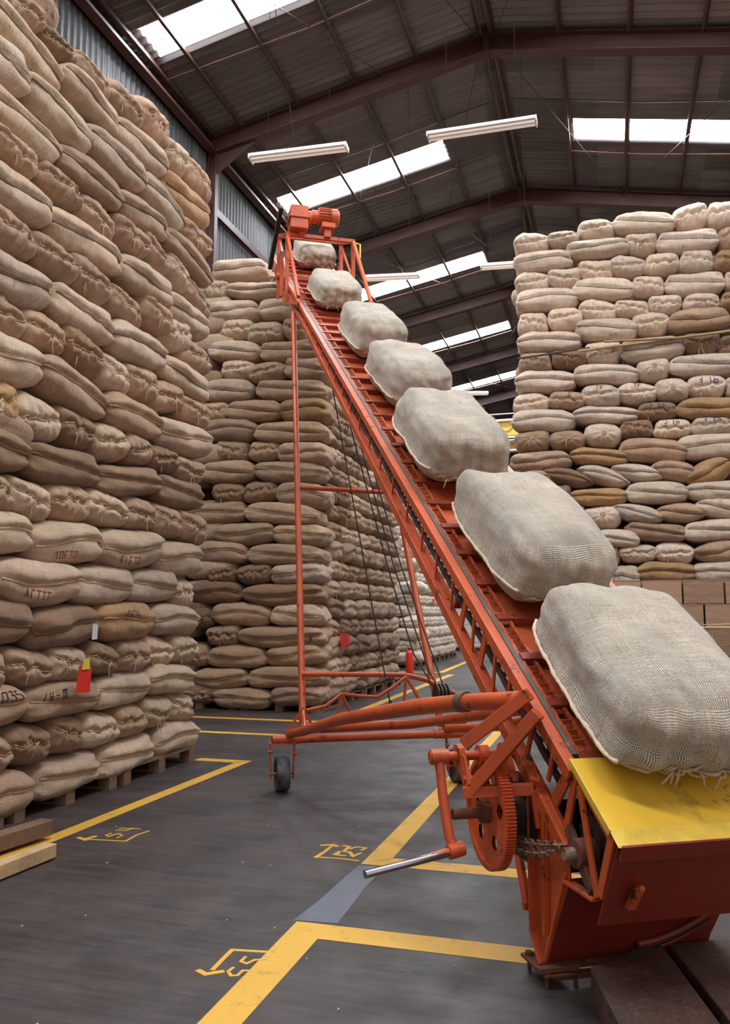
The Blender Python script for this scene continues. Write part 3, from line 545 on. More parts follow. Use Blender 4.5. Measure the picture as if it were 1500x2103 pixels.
def stuff(kd, x, y, z, L, rz, mat, fine):
    global base
    v, f, uv = tpl(kd, rnd.randrange(4), fine); D = .8 if kd == 'E' else .55
    q = v*np.array([L*1.04/DIM[kd][0], D/DIM[kd][1], .325/DIM[kd][2]]); c_, s_ = math.cos(rz), math.sin(rz); tl = rnd.uniform(-.05, .05)
    q[:, 2] += q[:, 0]*tl
    w_ = np.stack([q[:, 0]*c_-q[:, 1]*s_+x+rnd.uniform(-.02, .02), q[:, 0]*s_+q[:, 1]*c_+y+rnd.uniform(-.02, .02), q[:, 2]+z], 1)
    VV.append(w_); FF.append(f+base); UU.append(uv+rnd.random()*3); MI.append(np.full(len(f), mat)); base += len(v)
for kd, x, y, z, L, rz, m_ in deep: stuff(kd, x, y, z, L, rz, m_, True)
def face_rows(x0, x1, y0, y1, nrow, axis, mat, fine, z0=.14, r0=1, pitch=.2855):
    for r_ in range(r0, nrow+1):
        kd = 'L' if (r_ % 2) ^ (r_ % 5 == 0) else 'E'; L0 = .8 if kd == 'L' else .5; p = (y0 if axis == 'x' else x0)-rnd.uniform(0, .3); z = z0+pitch*(r_-.5)
        while p < (y1 if axis == 'x' else x1)-.1:
            L = L0*rnd.uniform(.92, 1.08)
            if axis == 'x': stuff(kd, x0, p+L/2, z, L, PI/2, mat, fine)
            else: stuff(kd, p+L/2, y0, z, L, 0, mat, fine)
            p += L
face_rows(-4.78, 0, 20.45, 26.0, 21, 'x', 1, True)          # far stack, aisle side
face_rows(-7.6, -4.85, 19.9, 0, 21, 'y', 1, True)          # far stack, front
face_rows(-7.6, -5.95, 10.9, 0, 22, 'y', 0, False)         # middle stack, hidden part of the front
face_rows(-3.78, 0, 2.6, 4.05, 20, 'x', 0, True)           # left stack running on past the picture edge
face_rows(2.12, 3.9, 11.92, 0, 24, 'y', 2, True)           # right stack beyond the picture edge
face_rows(-1.2, 1.75, 11.92, 0, 6, 'y', 2, True)           # right stack, lowest layers behind the belt
def fill(x0, x1, y0, y1, rows, mat):
    for r_ in range(1, rows+1):
        z = .14+.2855*(r_-.5)
        x = x0
        while x < x1:
            y = y0
            while y < y1: stuff('L', x, y, z, .8, 0, mat, False); y += .55
            x += .82
fill(-7.2, -5.0, 2.6, 6.6, 19, 0); fill(-7.2, -5.2, 11.7, 14.8, 21, 0); fill(-7.2, -5.7, 20.5, 25.6, 20, 1); fill(-.2, 3.4, 12.75, 15.5, 23, 2)
face_rows(-.56, 0, 12.75, 15.9, 23, 'x', 2, False)
VVa, FFa, UUa, MIa = map(np.concatenate, (VV, FF, UU, MI))
me = bpy.data.meshes.new('packed_jute_sacks'); me.vertices.add(len(VVa)); me.vertices.foreach_set('co', VVa.ravel())
me.loops.add(FFa.size); me.loops.foreach_set('vertex_index', FFa.ravel().astype(np.int32)); me.polygons.add(len(FFa))
me.polygons.foreach_set('loop_start', (np.arange(len(FFa))*4).astype(np.int32)); me.polygons.foreach_set('material_index', MIa.astype(np.int32))
uvl = me.uv_layers.new(name='UVMap'); uvl.data.foreach_set('uv', UUa.ravel()); me.update(calc_edges=True); me.validate()
me.polygons.foreach_set('use_smooth', [True]*len(me.polygons))
for m_ in (MIX, PALE, SPALE): me.materials.append(m_)
pk = bpy.data.objects.new('packed_jute_sacks', me); COL.objects.link(pk); tag(pk, 'packed jute sacks filling the stacks and the whitish far stack beyond the red post', 'sacks'); pk['kind'] = 'stuff'

# handwriting and stencils on single sacks
FONT = {'0': [[(0, 0), (0, 1), (.6, 1), (.6, 0), (0, 0)]], '1': [[(.3, 0), (.3, 1)]], '2': [[(0, 1), (.6, 1), (.6, .55), (0, 0), (.6, 0)]], '3': [[(0, 1), (.6, 1), (.25, .55), (.6, .5), (.55, 0), (0, 0)]],
        '4': [[(.05, 1), (0, .45), (.6, .45)], [(.45, 1), (.42, 0)]], '5': [[(.6, 1), (.05, 1), (0, .55), (.5, .55), (.6, .25), (.4, 0), (0, 0)]], '6': [[(.5, 1), (.05, .5), (0, 0), (.6, 0), (.6, .45), (.05, .45)]],
        '9': [[(.6, .55), (0, .55), (0, 1), (.6, 1), (.55, 0)]], 'D': [[(0, 0), (0, 1), (.45, .85), (.6, .5), (.45, .12), (0, 0)]], 'F': [[(0, 0), (0, 1), (.6, 1)], [(0, .55), (.45, .55)]],
        'W': [[(0, 1), (.1, 0), (.35, .7), (.55, 0), (.7, 1)]], 'I': [[(.15, 0), (.15, 1)]], '-': [[(0, .5), (.5, .5)]], '/': [[(0, -.1), (.4, 1.1)]], 'Z': [[(0, 1), (.6, 1), (0, 0), (.6, 0)]],
        '^': [[(0, 1), (.75, 1)], [(.1, 0), (.1, 1)], [(.38, 0), (.38, 1)], [(.65, 0), (.65, 1)]], 'A': [[(0, 0), (.3, 1), (.6, 0)], [(.12, .4), (.48, .4)]], 'C': [[(.6, .9), (.2, 1), (0, .5), (.2, 0), (.6, .1)]],
        'E': [[(.6, 1), (0, 1), (0, 0), (.6, 0)], [(0, .5), (.45, .5)]], 'T': [[(0, 1), (.7, 1)], [(.35, 1), (.35, 0)]], 'O': [[(0, 0), (0, 1), (.6, 1), (.6, 0), (0, 0)]], ' ': []}
def write(rec, text, x0, z0, h, mat, wdt=.008, slant=0., name='lettering', flip=False):
    root, kd, seed = rec; hd = tuple(d/2 for d in DIM[kd]); mb = MB(); cx = x0
    for ch in text:
        for st in FONT.get(ch, []):
            pts = []
            for i in range(len(st)-1):
                n_ = 5
                for j in range(n_+(i == len(st)-2)):
                    u = st[i][0]+(st[i+1][0]-st[i][0])*j/n_; v_ = st[i][1]+(st[i+1][1]-st[i][1])*j/n_
                    if flip: u, v_ = .6-u, 1-v_
                    X_ = cx+u*h; Z_ = z0+v_*h+slant*X_; pts.append(surf(kd, seed, max(-.93, min(.93, X_/hd[0])), max(-.93, min(.93, Z_/hd[2])), .0015))
            mb.tube(pts, wdt/2, 4)
        cx += h*.95
    return obj(name, mb, mat, root, label='handwritten marks reading '+text.replace('^', 'III'))
def pick(st, r_, i): return [q for a, b, q in st if a == r_ and b == i][0]
def do_marks():
    write(pick(left_stack, 5, 1), 'D04', -.10, .012, .07, M['ink'], .005)
    write(pick(left_stack, 3, 2), '14-^', -.30, .02, .065, M['ink'])
    write(pick(left_stack, 3, 3), '62OZ/035', -.2, .03, .065, M['ink'], slant=.06)
    write(pick(left_stack, 10, 6), 'O', 0., -.05, .07, M['white_card'], .012)
    write(pick(left_stack, 6, 3), 'ACTTT', -.2, -.11, .055, M['ink_red'], slant=-.05)
    write(pick(left_stack, 20, 2), 'OCCEO', -.16, -.03, .06, M['ink_red'])
    write(pick(left_stack, 7, 1), 'FIETO', -.22, -.11, .055, M['ink_red'])
    write(pick(left_stack, 7, 2), 'TOFTO', -.2, -.11, .055, M['ink_red'])
    write(pick(mid_stack, 4, 1), 'D6 1', -.16, -.01, .075, M['ink'])
    write(pick(mid_stack, 4, 0), '53', .2, -.07, .085, M['ink'])
    write(pick(right_stack, 17, 2), 'FWI', -.09, -.08, .075, M['ink'])
    write(pick(right_stack, 10, 5), 'F 19', -.12, .03, .075, M['ink_blue'], .012, flip=True)
    write(pick(right_stack, 9, 2), 'F 19', -.13, .03, .07, M['ink_blue'], .012, flip=True)
    write(pick(right_stack, 8, 4), 'F 19', -.14, .04, .07, M['ink_blue'], .012, slant=.1, flip=True)
    write(pick(right_stack, 8, 5), 'F 19', -.13, .04, .07, M['ink_blue'], .012, flip=True)
    write(pick(right_stack, 8, 3), 'F 9', -.1, -.12, .06, M['ink_blue'], .01, flip=True)
    write(pick(right_stack, 10, 1), 'C', .04, .04, .07, M['ink_blue'], .012)
    write(pick(right_stack, 10, 2), 'TF', -.08, .05, .07, M['ink_red'], .012)
    write(pick(right_stack, 10, 3), 'TF', -.06, .05, .07, M['ink_red'], .012)
do_marks()

# pallets under the stacks
pal0 = None
def pallet(x, y, rz, label):
    global pal0
    if pal0 is None:
        r = thing('wooden_pallet', label, 'pallet', (x, y, 0), (0, 0, rz), 'wooden pallets under the sack stacks')
        top = MB()
        for i in range(7): top.box(-.6+.02, .58, -.5+i*.15, -.5+i*.15+.1, .115, .138)
        obj('top_boards', top, M['wood'], r)
        for xx in (-.58, -.05, .48):
            for yy in (-.5, -.05, .4): obj('block', MB().box(xx, xx+.1, yy, yy+.1, .02, .092), M['wood'], r)
            obj('stringer_board', MB().box(xx, xx+.1, -.5, .5, .092, .115), M['wood'], r)
            obj('bottom_board', MB().box(xx, xx+.1, -.5, .5, 0., .02), M['wood'], r)
        pal0 = r
    else:
        r = pal0.copy(); COL.objects.link(r); r.location = (x, y, 0); r.rotation_euler = (0, 0, rz); r['label'] = label
        for ch in pal0.children: q = ch.copy(); COL.objects.link(q); q.parent = r
    return r
for i, y in enumerate((6.52, 5.26, 4.0)): pallet(-4.27, y, PI/2, 'worn wooden pallet under the tall left stack, %s from its far corner' % ORD[i+1])
for i, x in enumerate((-4.52, -5.76)): pallet(x, 11.42, 0, 'worn wooden pallet under the middle stack front, %s from its aisle corner' % ORD[i+1])
for i, y in enumerate((12.6, 13.84, 15.08)): pallet(-4.45, y-.02, PI/2, 'wooden pallet on the aisle side of the middle stack, %s behind the corner one' % ORD[i+1])
for i, y in enumerate((20.6, 21.9, 23.2, 24.5, 25.8)): pallet(-5.35, y, PI/2, 'wooden pallet under the far whitish stack, %s from its front' % ORD[i+1])
for i, x in enumerate((-.55, .72, 1.99, 3.26)): pallet(x, 12.45, 0, 'wooden pallet under the right-hand stack, %s from its left corner' % ORD[i+1])

# timbers, tags, post, battens
tag(obj('timber', MB().bar((-3.52, 2.9, .07), (-3.34, 4.44, .07), .10, .09), M['wood'], bevel=.006), 'old split square timber on the floor beside the left pallets', 'timber')
tag(obj('timber', MB().bar((-3.10, 2.9, .045), (-3.05, 4.1, .045), .075, .075), M['wood_new'], bevel=.005), 'fresh pale timber with a sawn end on the floor, lower left', 'timber')
tag(obj('timber_batten', MB().bar((-.36, 11.82, 5.06), (1.9, 11.82, 5.17), .06, .022).bar((0, 11.80, 5.16), (.97, 11.80, 5.12), .05, .02), M['wood_new']), 'long thin pale batten laid between two layers of the right-hand stack', 'batten')
tag(obj('metal_rod', MB().tube([(-1.22, 11.8, 5.02), (-.2, 11.8, 5.09)], .014, 8), M['dark_steel'], smooth=True), 'thin dark rod between layers at the right-hand stack corner', 'rod')
def card(name, pts, mat, label, cat, extra=None):
    a, b, c_, d_ = [Vector(p) for p in pts]; n_ = (b-a).cross(d_-a).normalized()*.003
    r = thing(name, label, cat, (a+b+c_+d_)/4); mid = (a+b+c_+d_)/4
    obj('card', MB().prism([p-mid for p in (a, b, c_, d_)], n_), mat, r)
    if extra: extra(r, a-mid, b-mid)
    return r
def tie(r, a, b):
    m_ = (a+b)/2; obj('yellow_ribbon', MB().prism([m_+Vector((.004, -.05, -.02)), m_+Vector((.004, .04, -.02)), m_+Vector((.004, .03, .06)), m_+Vector((.004, -.03, .05))], (.004, 0, 0)), M['yellow_card'], r, label='yellow ribbon behind the red card')
    obj('string', MB().tube([m_, m_+Vector((-.02, .01, .07))], .003, 5), M['twine'], r)
card('hanging_tag', [(-3.62, 5.09, .985), (-3.62, 5.235, .965), (-3.62, 5.225, .79), (-3.62, 5.06, .80)], M['red_card'], 'red rectangular card hanging on a tied sack of the left stack', 'tag', tie)
card('hanging_tag', [(-3.64, 5.26, 1.275), (-3.64, 5.32, 1.27), (-3.64, 5.32, 1.165), (-3.64, 5.255, 1.16)], M['white_card'], 'small white card clipped on the left stack above the red one', 'tag')
card('hanging_tag', [(-3.86, 11.62, 1.06), (-3.83, 11.95, 1.05), (-3.83, 11.99, .87), (-3.86, 11.68, .86)], M['red_card'], 'red card hanging on the aisle side of the middle stack', 'tag')
card('hanging_tag', [(-4.74, 20.66, 1.5), (-4.74, 20.86, 1.5), (-4.74, 20.86, 1.28), (-4.74, 20.68, 1.28)], M['yellow_card'], 'small yellow card on the far whitish stack', 'tag')
card('hanging_tag', [(-4.74, 22.3, 1.75), (-4.74, 22.55, 1.75), (-4.74, 22.55, 1.6), (-4.74, 22.3, 1.6)], M['red_card'], 'tiny red card on the far whitish stack', 'tag')
r = thing('fire_extinguisher', 'slim red cylinder standing on the floor before the far stack', 'fire extinguisher', (-4.5, 18.6, 0))
obj('cylinder_body', MB().tube([(0, 0, 0), (0, 0, .44), (0, 0, .49), (0, 0, .52)], [.09, .09, .07, .03], 20), M['red_card'], r, smooth=True)
obj('valve', MB().tube([(0, 0, .51), (0, 0, .56)], .022, 10).box(-.05, .05, -.01, .01, .55, .565), M['black'], r)

# floor paint
def mark(name, polys, mat, label, cat, z=.0016):
    mb = MB()
    for p in polys: mb.prism([(x, y, .0005) for x, y in p], (0, 0, z-.0005))
    return tag(obj(name, mb, mat), label, cat)
mark('floor_line', [[(-3.36, 2.6), (-3.25, 2.6), (-3.25, 7.23), (-3.36, 7.13)], [(-3.78, 7.10), (-3.36, 7.10), (-3.25, 7.23), (-3.78, 7.23)]], M['line'], 'yellow floor line with a corner along the tall left stack', 'floor marking')
mark('floor_line', [[(-1.36, 2.0), (-1.225, 2.0), (-1.235, 3.44), (-1.39, 3.60)], [(-1.235, 3.44), (1.6, 3.44), (1.6, 3.60), (-1.39, 3.60)]], M['line'], 'yellow floor line with a right-angle corner, nearest in front', 'floor marking')
mark('floor_line', [[(-1.365, 4.49), (-1.225, 4.63), (-1.27, 9.8), (-1.38, 9.8)], [(-1.365, 4.49), (1.6, 4.49), (1.6, 4.64), (-1.225, 4.64)]], M['line'], 'yellow floor line with a corner, running back under the conveyor', 'floor marking')
mark('floor_line', [[(-3.5, 10.0), (-3.38, 10.0), (-3.44, 18.5), (-3.6, 18.5)], [(-7.5, 9.96), (-3.38, 9.96), (-3.38, 10.10), (-7.5, 10.10)]], M['line'], 'yellow floor line with a corner in front of the middle stack', 'floor marking')
mark('floor_line', [[(-7.5, 8.76), (-3.4, 8.76), (-3.4, 8.88), (-7.5, 8.88)]], M['line'], 'yellow floor line crossing behind the left caster wheel', 'floor marking')
mark('floor_line', [[(-3.95, 19.1), (-3.8, 19.1), (-4.1, 27.5), (-4.25, 27.5)], [(-7.5, 19.0), (-3.8, 19.0), (-3.8, 19.15), (-7.5, 19.15)]], M['line'], 'far yellow floor line along the whitish stack', 'floor marking')
mark('floor_patch', [[(-1.373, 4.456), (-1.23, 4.481), (-1.229, 4.071), (-1.21, 3.63), (-1.41, 3.61), (-1.388, 3.879)]], M['patch'], 'blue-grey patch of paint on the floor between two yellow corners', 'floor patch', .0012)
def strokes(name, P, wd, label):
    mb = MB()
    for p, w_ in zip(P, wd): mb.ribbon(p, w_, .0018)
    return tag(obj(name, mb, M['line']), label, 'floor marking')
strokes('floor_stencil', [[(-3.158, 4.505), (-3.086, 4.490), (-2.843, 4.518), (-2.855, 4.665), (-2.834, 4.765)], [(-3.16, 4.507), (-3.086, 4.472)], [(-3.1, 4.49), (-3.081, 4.559)], [(-3.03, 4.649), (-3.033, 4.598), (-3.0, 4.573), (-2.993, 4.624), (-2.974, 4.651), (-2.933, 4.621), (-2.934, 4.572)], [(-3.05, 4.774), (-2.996, 4.776), (-2.971, 4.79), (-2.914, 4.793)], [(-3.042, 4.725), (-2.978, 4.729), (-2.966, 4.795)]], [.016, .03, .03, .013, .013, .013], 'yellow stencilled S4 with an arrow on the floor by the left line')
strokes('floor_stencil', [[(-1.642, 4.533), (-1.63, 4.653), (-1.63, 4.80)], [(-1.63, 4.80), (-1.69, 4.769)], [(-1.633, 4.80), (-1.598, 4.773)], [(-1.623, 4.539), (-1.52, 4.549), (-1.395, 4.536)], [(-1.561, 4.609), (-1.55, 4.677), (-1.541, 4.605), (-1.494, 4.609)], [(-1.564, 4.795), (-1.525, 4.784), (-1.527, 4.684), (-1.49, 4.684), (-1.449, 4.612)], [(-1.509, 4.744), (-1.487, 4.795), (-1.426, 4.791), (-1.437, 4.732)], [(-1.446, 4.602), (-1.433, 4.658), (-1.422, 4.683)]], [.024, .03, .03, .016, .02, .022, .02, .018], 'yellow stencilled S5 with an arrow beside the middle line corner')
strokes('floor_stencil', [[(-1.383, 3.255), (-1.527, 3.233), (-1.523, 3.15), (-1.516, 3.042)], [(-1.563, 3.018), (-1.521, 2.996), (-1.494, 3.02), (-1.473, 3.035)], [(-1.36, 3.187), (-1.399, 3.166), (-1.414, 3.126), (-1.444, 3.138), (-1.445, 3.183)], [(-1.448, 3.077), (-1.451, 3.042), (-1.425, 3.012), (-1.403, 3.023), (-1.402, 3.066), (-1.369, 3.076)]], [.02, .024, .014, .014], 'yellow stencilled S3 with an arrow beside the nearest line')
mb = MB(); rr = random.Random(8)
for i in range(70):
    x, y = rr.uniform(-3.2, 1.2), rr.uniform(2.4, 9); s_ = rr.uniform(.002, .0036)
    mb.tube([(x, y, .0), (x+s_, y+s_, s_*1.2), (x+s_*2, y+s_*2.2, 0)], [s_*.5, s_, s_*.5], 6)
o = tag(obj('scattered_beans', mb, M['white_card'], smooth=True), 'tiny pale beans scattered over the dark floor', 'beans'); o['kind'] = 'stuff'

# cartons in front of the right stack
cart = MB().box(-.5, .5, -.5, .5, 0, 1)
cme = None
def carton(x, y, z, sx, sy, sz, label, group):
    global cme
    if cme is None: cme = MB().box(-.5, .5, -.5, .5, 0, 1).mesh('carton'); cme.materials.append(M['card'])
    r = bpy.data.objects.new('cardboard_carton', None); COL.objects.link(r); r.location = (x, y, z); r['label'] = label; r['category'] = 'carton'; r['group'] = group
    b = bpy.data.objects.new('carton_box', cme); COL.objects.link(b); b.parent = r; b.scale = (sx, sy, sz)
    m_ = b.modifiers.new('bevel', 'BEVEL'); m_.width = .012; m_.segments = 2
    obj('lid_flap', MB().box(-sx/2+.004, -.002, -sy/2-.002, sy/2-.01, sz-.004, sz+.001).box(.002, sx/2-.004, -sy/2-.002, sy/2-.01, sz-.004, sz+.001), M['card'], r)
for layer in range(7):
    z = .02+layer*.2375-.0; n_ = 4
    off = 0 if layer % 2 == 0 else -.19
    for i in range(5):
        x = .27+off+i*.378-.378
        carton(x+.185, 8.86, z, .362, .5, .228, 'brown carton, %s from left in the %s layer of the back carton row' % (ORD[i+1], ORD[layer+1]), 'small cartons before the right-hand sacks')
for layer in range(5):
    z = .14+layer*.222
    for i, x in enumerate((.40, .84, 1.28)):
        carton(x, 7.2, z, .41, .58, .214, 'large brown carton, %s from left in the %s layer of the front pile' % (ORD[i+1], ORD[layer+1]), 'large cartons behind the nearest sack')
pallet(.8, 7.35, 0, 'wooden pallet under the front pile of large cartons')
tag(obj('loose_twine', MB().tube([(.61, 6.9, 1.25), (.62, 6.89, 1.27), (.70, 7.0, 1.262), (.86, 7.05, 1.27), (.95, 6.98, 1.256)], .004, 5).tube([(.61, 6.9, 1.265), (.6, 6.88, 1.2), (.615, 6.88, 1.1), (.605, 6.88, 1.0)], .005, 5).tube([(.6, 6.89, 1.265), (.63, 6.88, 1.17), (.61, 6.88, 1.13), (.64, 6.88, 1.02)], .004, 5), M['twine'], smooth=True), 'loose pale twine draped over the large cartons', 'twine')

# overhead crane girder and trailer far back
r = thing('overhead_crane', 'yellow overhead crane girder with white rails far behind the sacks', 'crane', (0, 28, 6.8))
obj('girder', MB().box(-7.7, 3.9, 0, .5, .6, 1.07), M['crane'], r)
obj('lower_girder', MB().box(-7.7, 3.9, 0, .3, .1, .33), M['crane'], r)
obj('walkway', MB().box(-7.7, 3.9, -.4, 0, .33, .37).box(-7.7, 3.9, -.4, -.38, .42, .48).box(-7.7, 3.9, -.3, 0, .0, .05), M['white'], r)
obj('guard_rail', MB().tube([(-7.7, -.1, 1.33), (3.9, -.1, 1.33)], .02, 6).box(-7.7, 3.9, -.15, 0, 1.08, 1.14), M['white'], r)
cb = MB()
for i in range(8): x = -6.8+i*1.3; cb.tube([(x, -.02, 1.05), (x+.3, -.03, .75), (x+.65, -.03, .68), (x+1.0, -.03, .75), (x+1.3, -.02, 1.05)], .012, 5)
obj('festoon_cable', cb, M['black'], r)
r = thing('trailer', 'white ribbed trailer standing in daylight at the far end of the aisle', 'trailer', (-4.4, 30.4, 0))
mb = MB()
for i in range(14): mb.box(-1.3, 1.3, -.02-.012*(i % 2), 0, .15+i*.16, .30+i*.16)
obj('trailer_body', mb.box(-1.3, 1.3, 0, 3, .12, 2.4), M['white'], r); obj('bumper', MB().box(-1.25, 1.25, -.05, .1, 0.0, .12), M['black'], r)

# ------------------------------------------------------------------ the sack conveyor
CO = Vector((-.333, 3.384, 0)); HZ = math.atan2(.863, -.505)
conv = thing('sack_conveyor', 'orange wheeled inclined conveyor carrying jute sacks up to the stacks', 'conveyor', CO, (0, 0, HZ))
V = lambda a, w_, z: (a, -w_, z)
W = .78; SL = math.atan(.652); CS, SN = math.cos(SL), math.sin(SL)
top = lambda a: .825+.652*(a+.333)
bot = lambda a: .53+.6777*(a+.285)
AE = 8.6
def P(name, mb, mat, smooth=False, parent=None, bevel=0., **k): return obj(name, mb, mat, parent or conv, smooth, bevel, **k)
def sink(a, w_, n_): z = top(a); return V(a-SN*n_, w_, z+CS*n_)      # n_ metres off the belt plane, uphill frame
webs = [(.25, .17, 0), (.38, .33, 0), (.54, .43, 1), (.63, .57, 0), (.79, .67, 1), (.92, .85, 0), (1.16, 1.10, 0), (1.41, 1.35, 0), (1.71, 1.62, 0)]
a_ = 2.02
while a_ < 6.3: webs.append((a_, a_-.08, 0)); a_ += .31
for w0, sgn in ((0, 1), (W, -1)):
    mb = MB(); T = .022
    q = lambda a, z: V(a, w0, z)
    mb.bar(q(-.35, top(-.35)-.03), q(AE, top(AE)-.03), .045, .05)
    mb.bar(q(-.30, bot(-.3)+.0), q(6.75, bot(6.75)), .05, .055)
    mb.bar(V(.9, w0+sgn*.02, top(.9)-.235), V(AE, w0+sgn*.02, top(AE)-.235), .012, .03)
    for ab, at, wide in webs: mb.bar(q(ab, bot(ab)), q(at, top(at)-.04), .01, .048 if wide else .022, (1, 0, .6))
    a_ = 6.6
    while a_ < AE-.1: mb.bar(q(a_, top(a_)-.24), q(a_+.02, top(a_)-.03), .02, .03, (1, 0, 0)); a_ += .36
    # lower end
    for p_, r_, wd in (((-.19, .82), (-.15, .73), .02), ((-.30, .77), (-.20, .665), .05), ((-.37, .80), (-.29, .60), .036), ((-.39, .76), (-.49, .42), .030), ((-.605, .655), (-.51, .43), .036), ((-.28, .41), (-.48, .41), .036), ((-.05, .97), (.03, .80), .025)):
        mb.bar(q(*p_), q(*r_), .012, wd, (1, 0, .3))
    mb.prism([q(-.36, .79), q(-.37, .765), q(-.60, .60), q(-.60, .63)], (0, -sgn*.012, 0))
    P('side_truss', mb, M['orange'], bevel=.002)
    P('guide_rail', MB().bar(V(-.30, w0+sgn*.032, top(-.30)-.005), V(AE, w0+sgn*.032, top(AE)-.005), .022, .022).bar(V(-.30, w0+sgn*.028, top(-.3)-.05), V(AE, w0+sgn*.028, top(AE)-.05), .008, .07), M['rail'])
# slatted belt
BELTLEN = (AE+.333)/CS
slat_me = MB().box(.050, .298, -.09, .09, -.050, -.044).box(.050, .298, -(W-.13)/2, (W-.13)/2, -.034, -.028).box(.052, .085, -(W-.13)/2, (W-.13)/2, -.03, -.006).mesh('slat'); slat_me.materials.append(M['slat'])
cl = MB().box(0., .045, -(W-.10)/2, (W-.10)/2, -.034, .012)
for yy in (-.3, -.1, .1, .3): cl.tube([(.068, yy, -.006), (.068, yy, .0)], .008, 6)
cl_me = cl.mesh('cleat'); cl_me.materials.append(M['cleat'])
s_ = .0
while s_ < BELTLEN-.3:
    b = bpy.data.objects.new('slat', slat_me); COL.objects.link(b); b.parent = conv; a = -.333+s_*CS
    b.location = V(a, W/2, top(a)); b.rotation_euler = (0, -SL, 0)
    c_ = bpy.data.objects.new('cleat', cl_me); COL.objects.link(c_); c_.parent = b
    s_ += .30
def chain_ladder(w0, w1, n_, pitch, th, mat, s0, s1, rung=.012):
    mb = MB(); D_ = Vector((CS, 0, SN)); o = Vector(sink(-.333, 0, n_))
    def pt(s__, w_): return o+D_*s__+Vector((0, -w_, 0))
    k_ = 0
    while s0+k_*pitch < s1:
        s__ = s0+k_*pitch; e = .002 if k_ % 2 else -.0
        mb.bar(pt(s__-pitch*.52, w0+e), pt(s__+pitch*.52, w0+e), .013, th, (0, 0, 1)); mb.bar(pt(s__-pitch*.52, w1-e), pt(s__+pitch*.52, w1-e), .013, th, (0, 0, 1))
        mb.bar(pt(s__, w0), pt(s__, w1), rung, rung, (0, 0, 1)); k_ += 1
    return mb
P('conveyor_chain', chain_ladder(.052, .108, -.006, .056, .018, None, .0, BELTLEN-.2, .016), M['slat'])
P('conveyor_chain', chain_ladder(W-.108, W-.052, -.006, .056, .018, None, .0, BELTLEN-.2, .016), M['slat'])
P('return_chain', chain_ladder(.035, .115, -.165, .07, .03, None, .1, BELTLEN-.3, .02), M['dark_steel'])
P('return_chain', chain_ladder(W-.115, W-.035, -.165, .07, .03, None, .1, BELTLEN-.3, .02), M['dark_steel'])
mb = MB(); s_ = .25
while s_ < BELTLEN-.4:
    a = -.333+s_*CS; o = Vector(sink(a, 0, -.165)); D_ = Vector((CS, 0, SN)); mb.bar(o+Vector((0, -.12, 0)), o+Vector((0, -(W-.12), 0)), .2 if 0 else .05, .02, (CS, 0, SN)); s_ += .30
P('return_slats', mb, M['dark_steel'])
mb = MB()
for a in (1.0, 2.2, 3.4, 4.6, 5.8, 7.0): mb.bar(V(a, 0, bot(a)), V(a, W, bot(a)), .04, .05)
P('cross_members', mb, M['orange'])
# legs, foot plates
for w0, nm in ((0, 'left'), (.66, 'right')):
    sg = 1 if w0 == 0 else -1
    mb = MB().prism([V(*q_) for q_ in ((-.285, w0, .565), (-.30, w0, .42), (-.085, w0, .055), (-.045, w0, .055), (.02, w0, .15), (.005, w0, .66), (-.02, w0, .76))], (0, -sg*.008, 0))
    mb.bar(V(-.01, w0-.012*sg, .15), V(-.01, w0-.012*sg, .70), .030, .012).bar(V(-.125, w0-.006*sg, .16), V(-.145, w0-.006*sg, .66), .012, .010)
    mb.bar(V(-.115, w0-.01*sg, .17), V(-.13, w0-.01*sg, .66), .02, .02).bar(V(-.005, w0-.012*sg, .155), V(-.085, w0-.012*sg, .058), .03, .01)
    mb.bar(V(-.285, w0-.004*sg, .44), V(-.092, w0-.004*sg, .06), .02, .014)
    P('leg', mb, M['orange'], bevel=.002)
    fp = P('foot_plate', MB().box(-.17, .05, -(w0+.02*sg)-.06, -(w0+.02*sg)+.06, .04, .052).box(-.16, -.13, -w0-.10, -w0+.06, .055, .075), M['rust'], bevel=.003)
    for aa, ww in ((-.145, -.045), (.025, -.035), (-.145, .07)): P('bolt', MB().tube([V(aa, w0+.02+ww*sg, -.0), V(aa, w0+.02+ww*sg, .051), V(aa, w0+.02+ww*sg, .052), V(aa, w0+.02+ww*sg, .064)], [.008, .008, .016, .016], 8), M['rust'], parent=fp)
P('rear_brace', MB().bar(V(.50, .12, .50), V(.28, .1, .13), .02, .05, (1, 0, 0)).bar(V(.50, .6, .50), V(.28, .58, .13), .02, .05, (1, 0, 0)).bar(V(.28, .08, .14), V(.28, .62, .14), .03, .03), M['orange'])
P('motor_shield', MB().box(.02, .34, -.70, -.06, .34, .62), M['black'])
# front sheets
def quad(a0, z0, a1, z1, w0, w1, w2, w3, th=.006): return MB().prism([V(a0, w0, z0), V(a0, w1, z0), V(a1, w3, z1), V(a1, w2, z1)], (.004, 0, .004))
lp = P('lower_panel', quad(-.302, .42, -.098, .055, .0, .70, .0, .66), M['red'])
arc = []
for i in range(15): t_ = i/14; arc.append((.40+.20*t_+.05*t_*t_, t_**1.6))
def arcpt(t_, off): ww = .345+.27*t_; f_ = .10+.30*t_**1.9; z = .055+(.42-.055)*(f_+off); aa = -.098-.204*(f_+off)-.014; return V(aa, ww, z)
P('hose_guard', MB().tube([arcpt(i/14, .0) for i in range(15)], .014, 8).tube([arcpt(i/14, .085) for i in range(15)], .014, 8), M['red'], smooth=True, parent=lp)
P('hose', MB().tube([arcpt(i/14, .042) for i in range(15)], .012, 8).tube([arcpt(.4, -.02), arcpt(.4, .10)], .010, 6), M['black'], smooth=True, parent=lp)
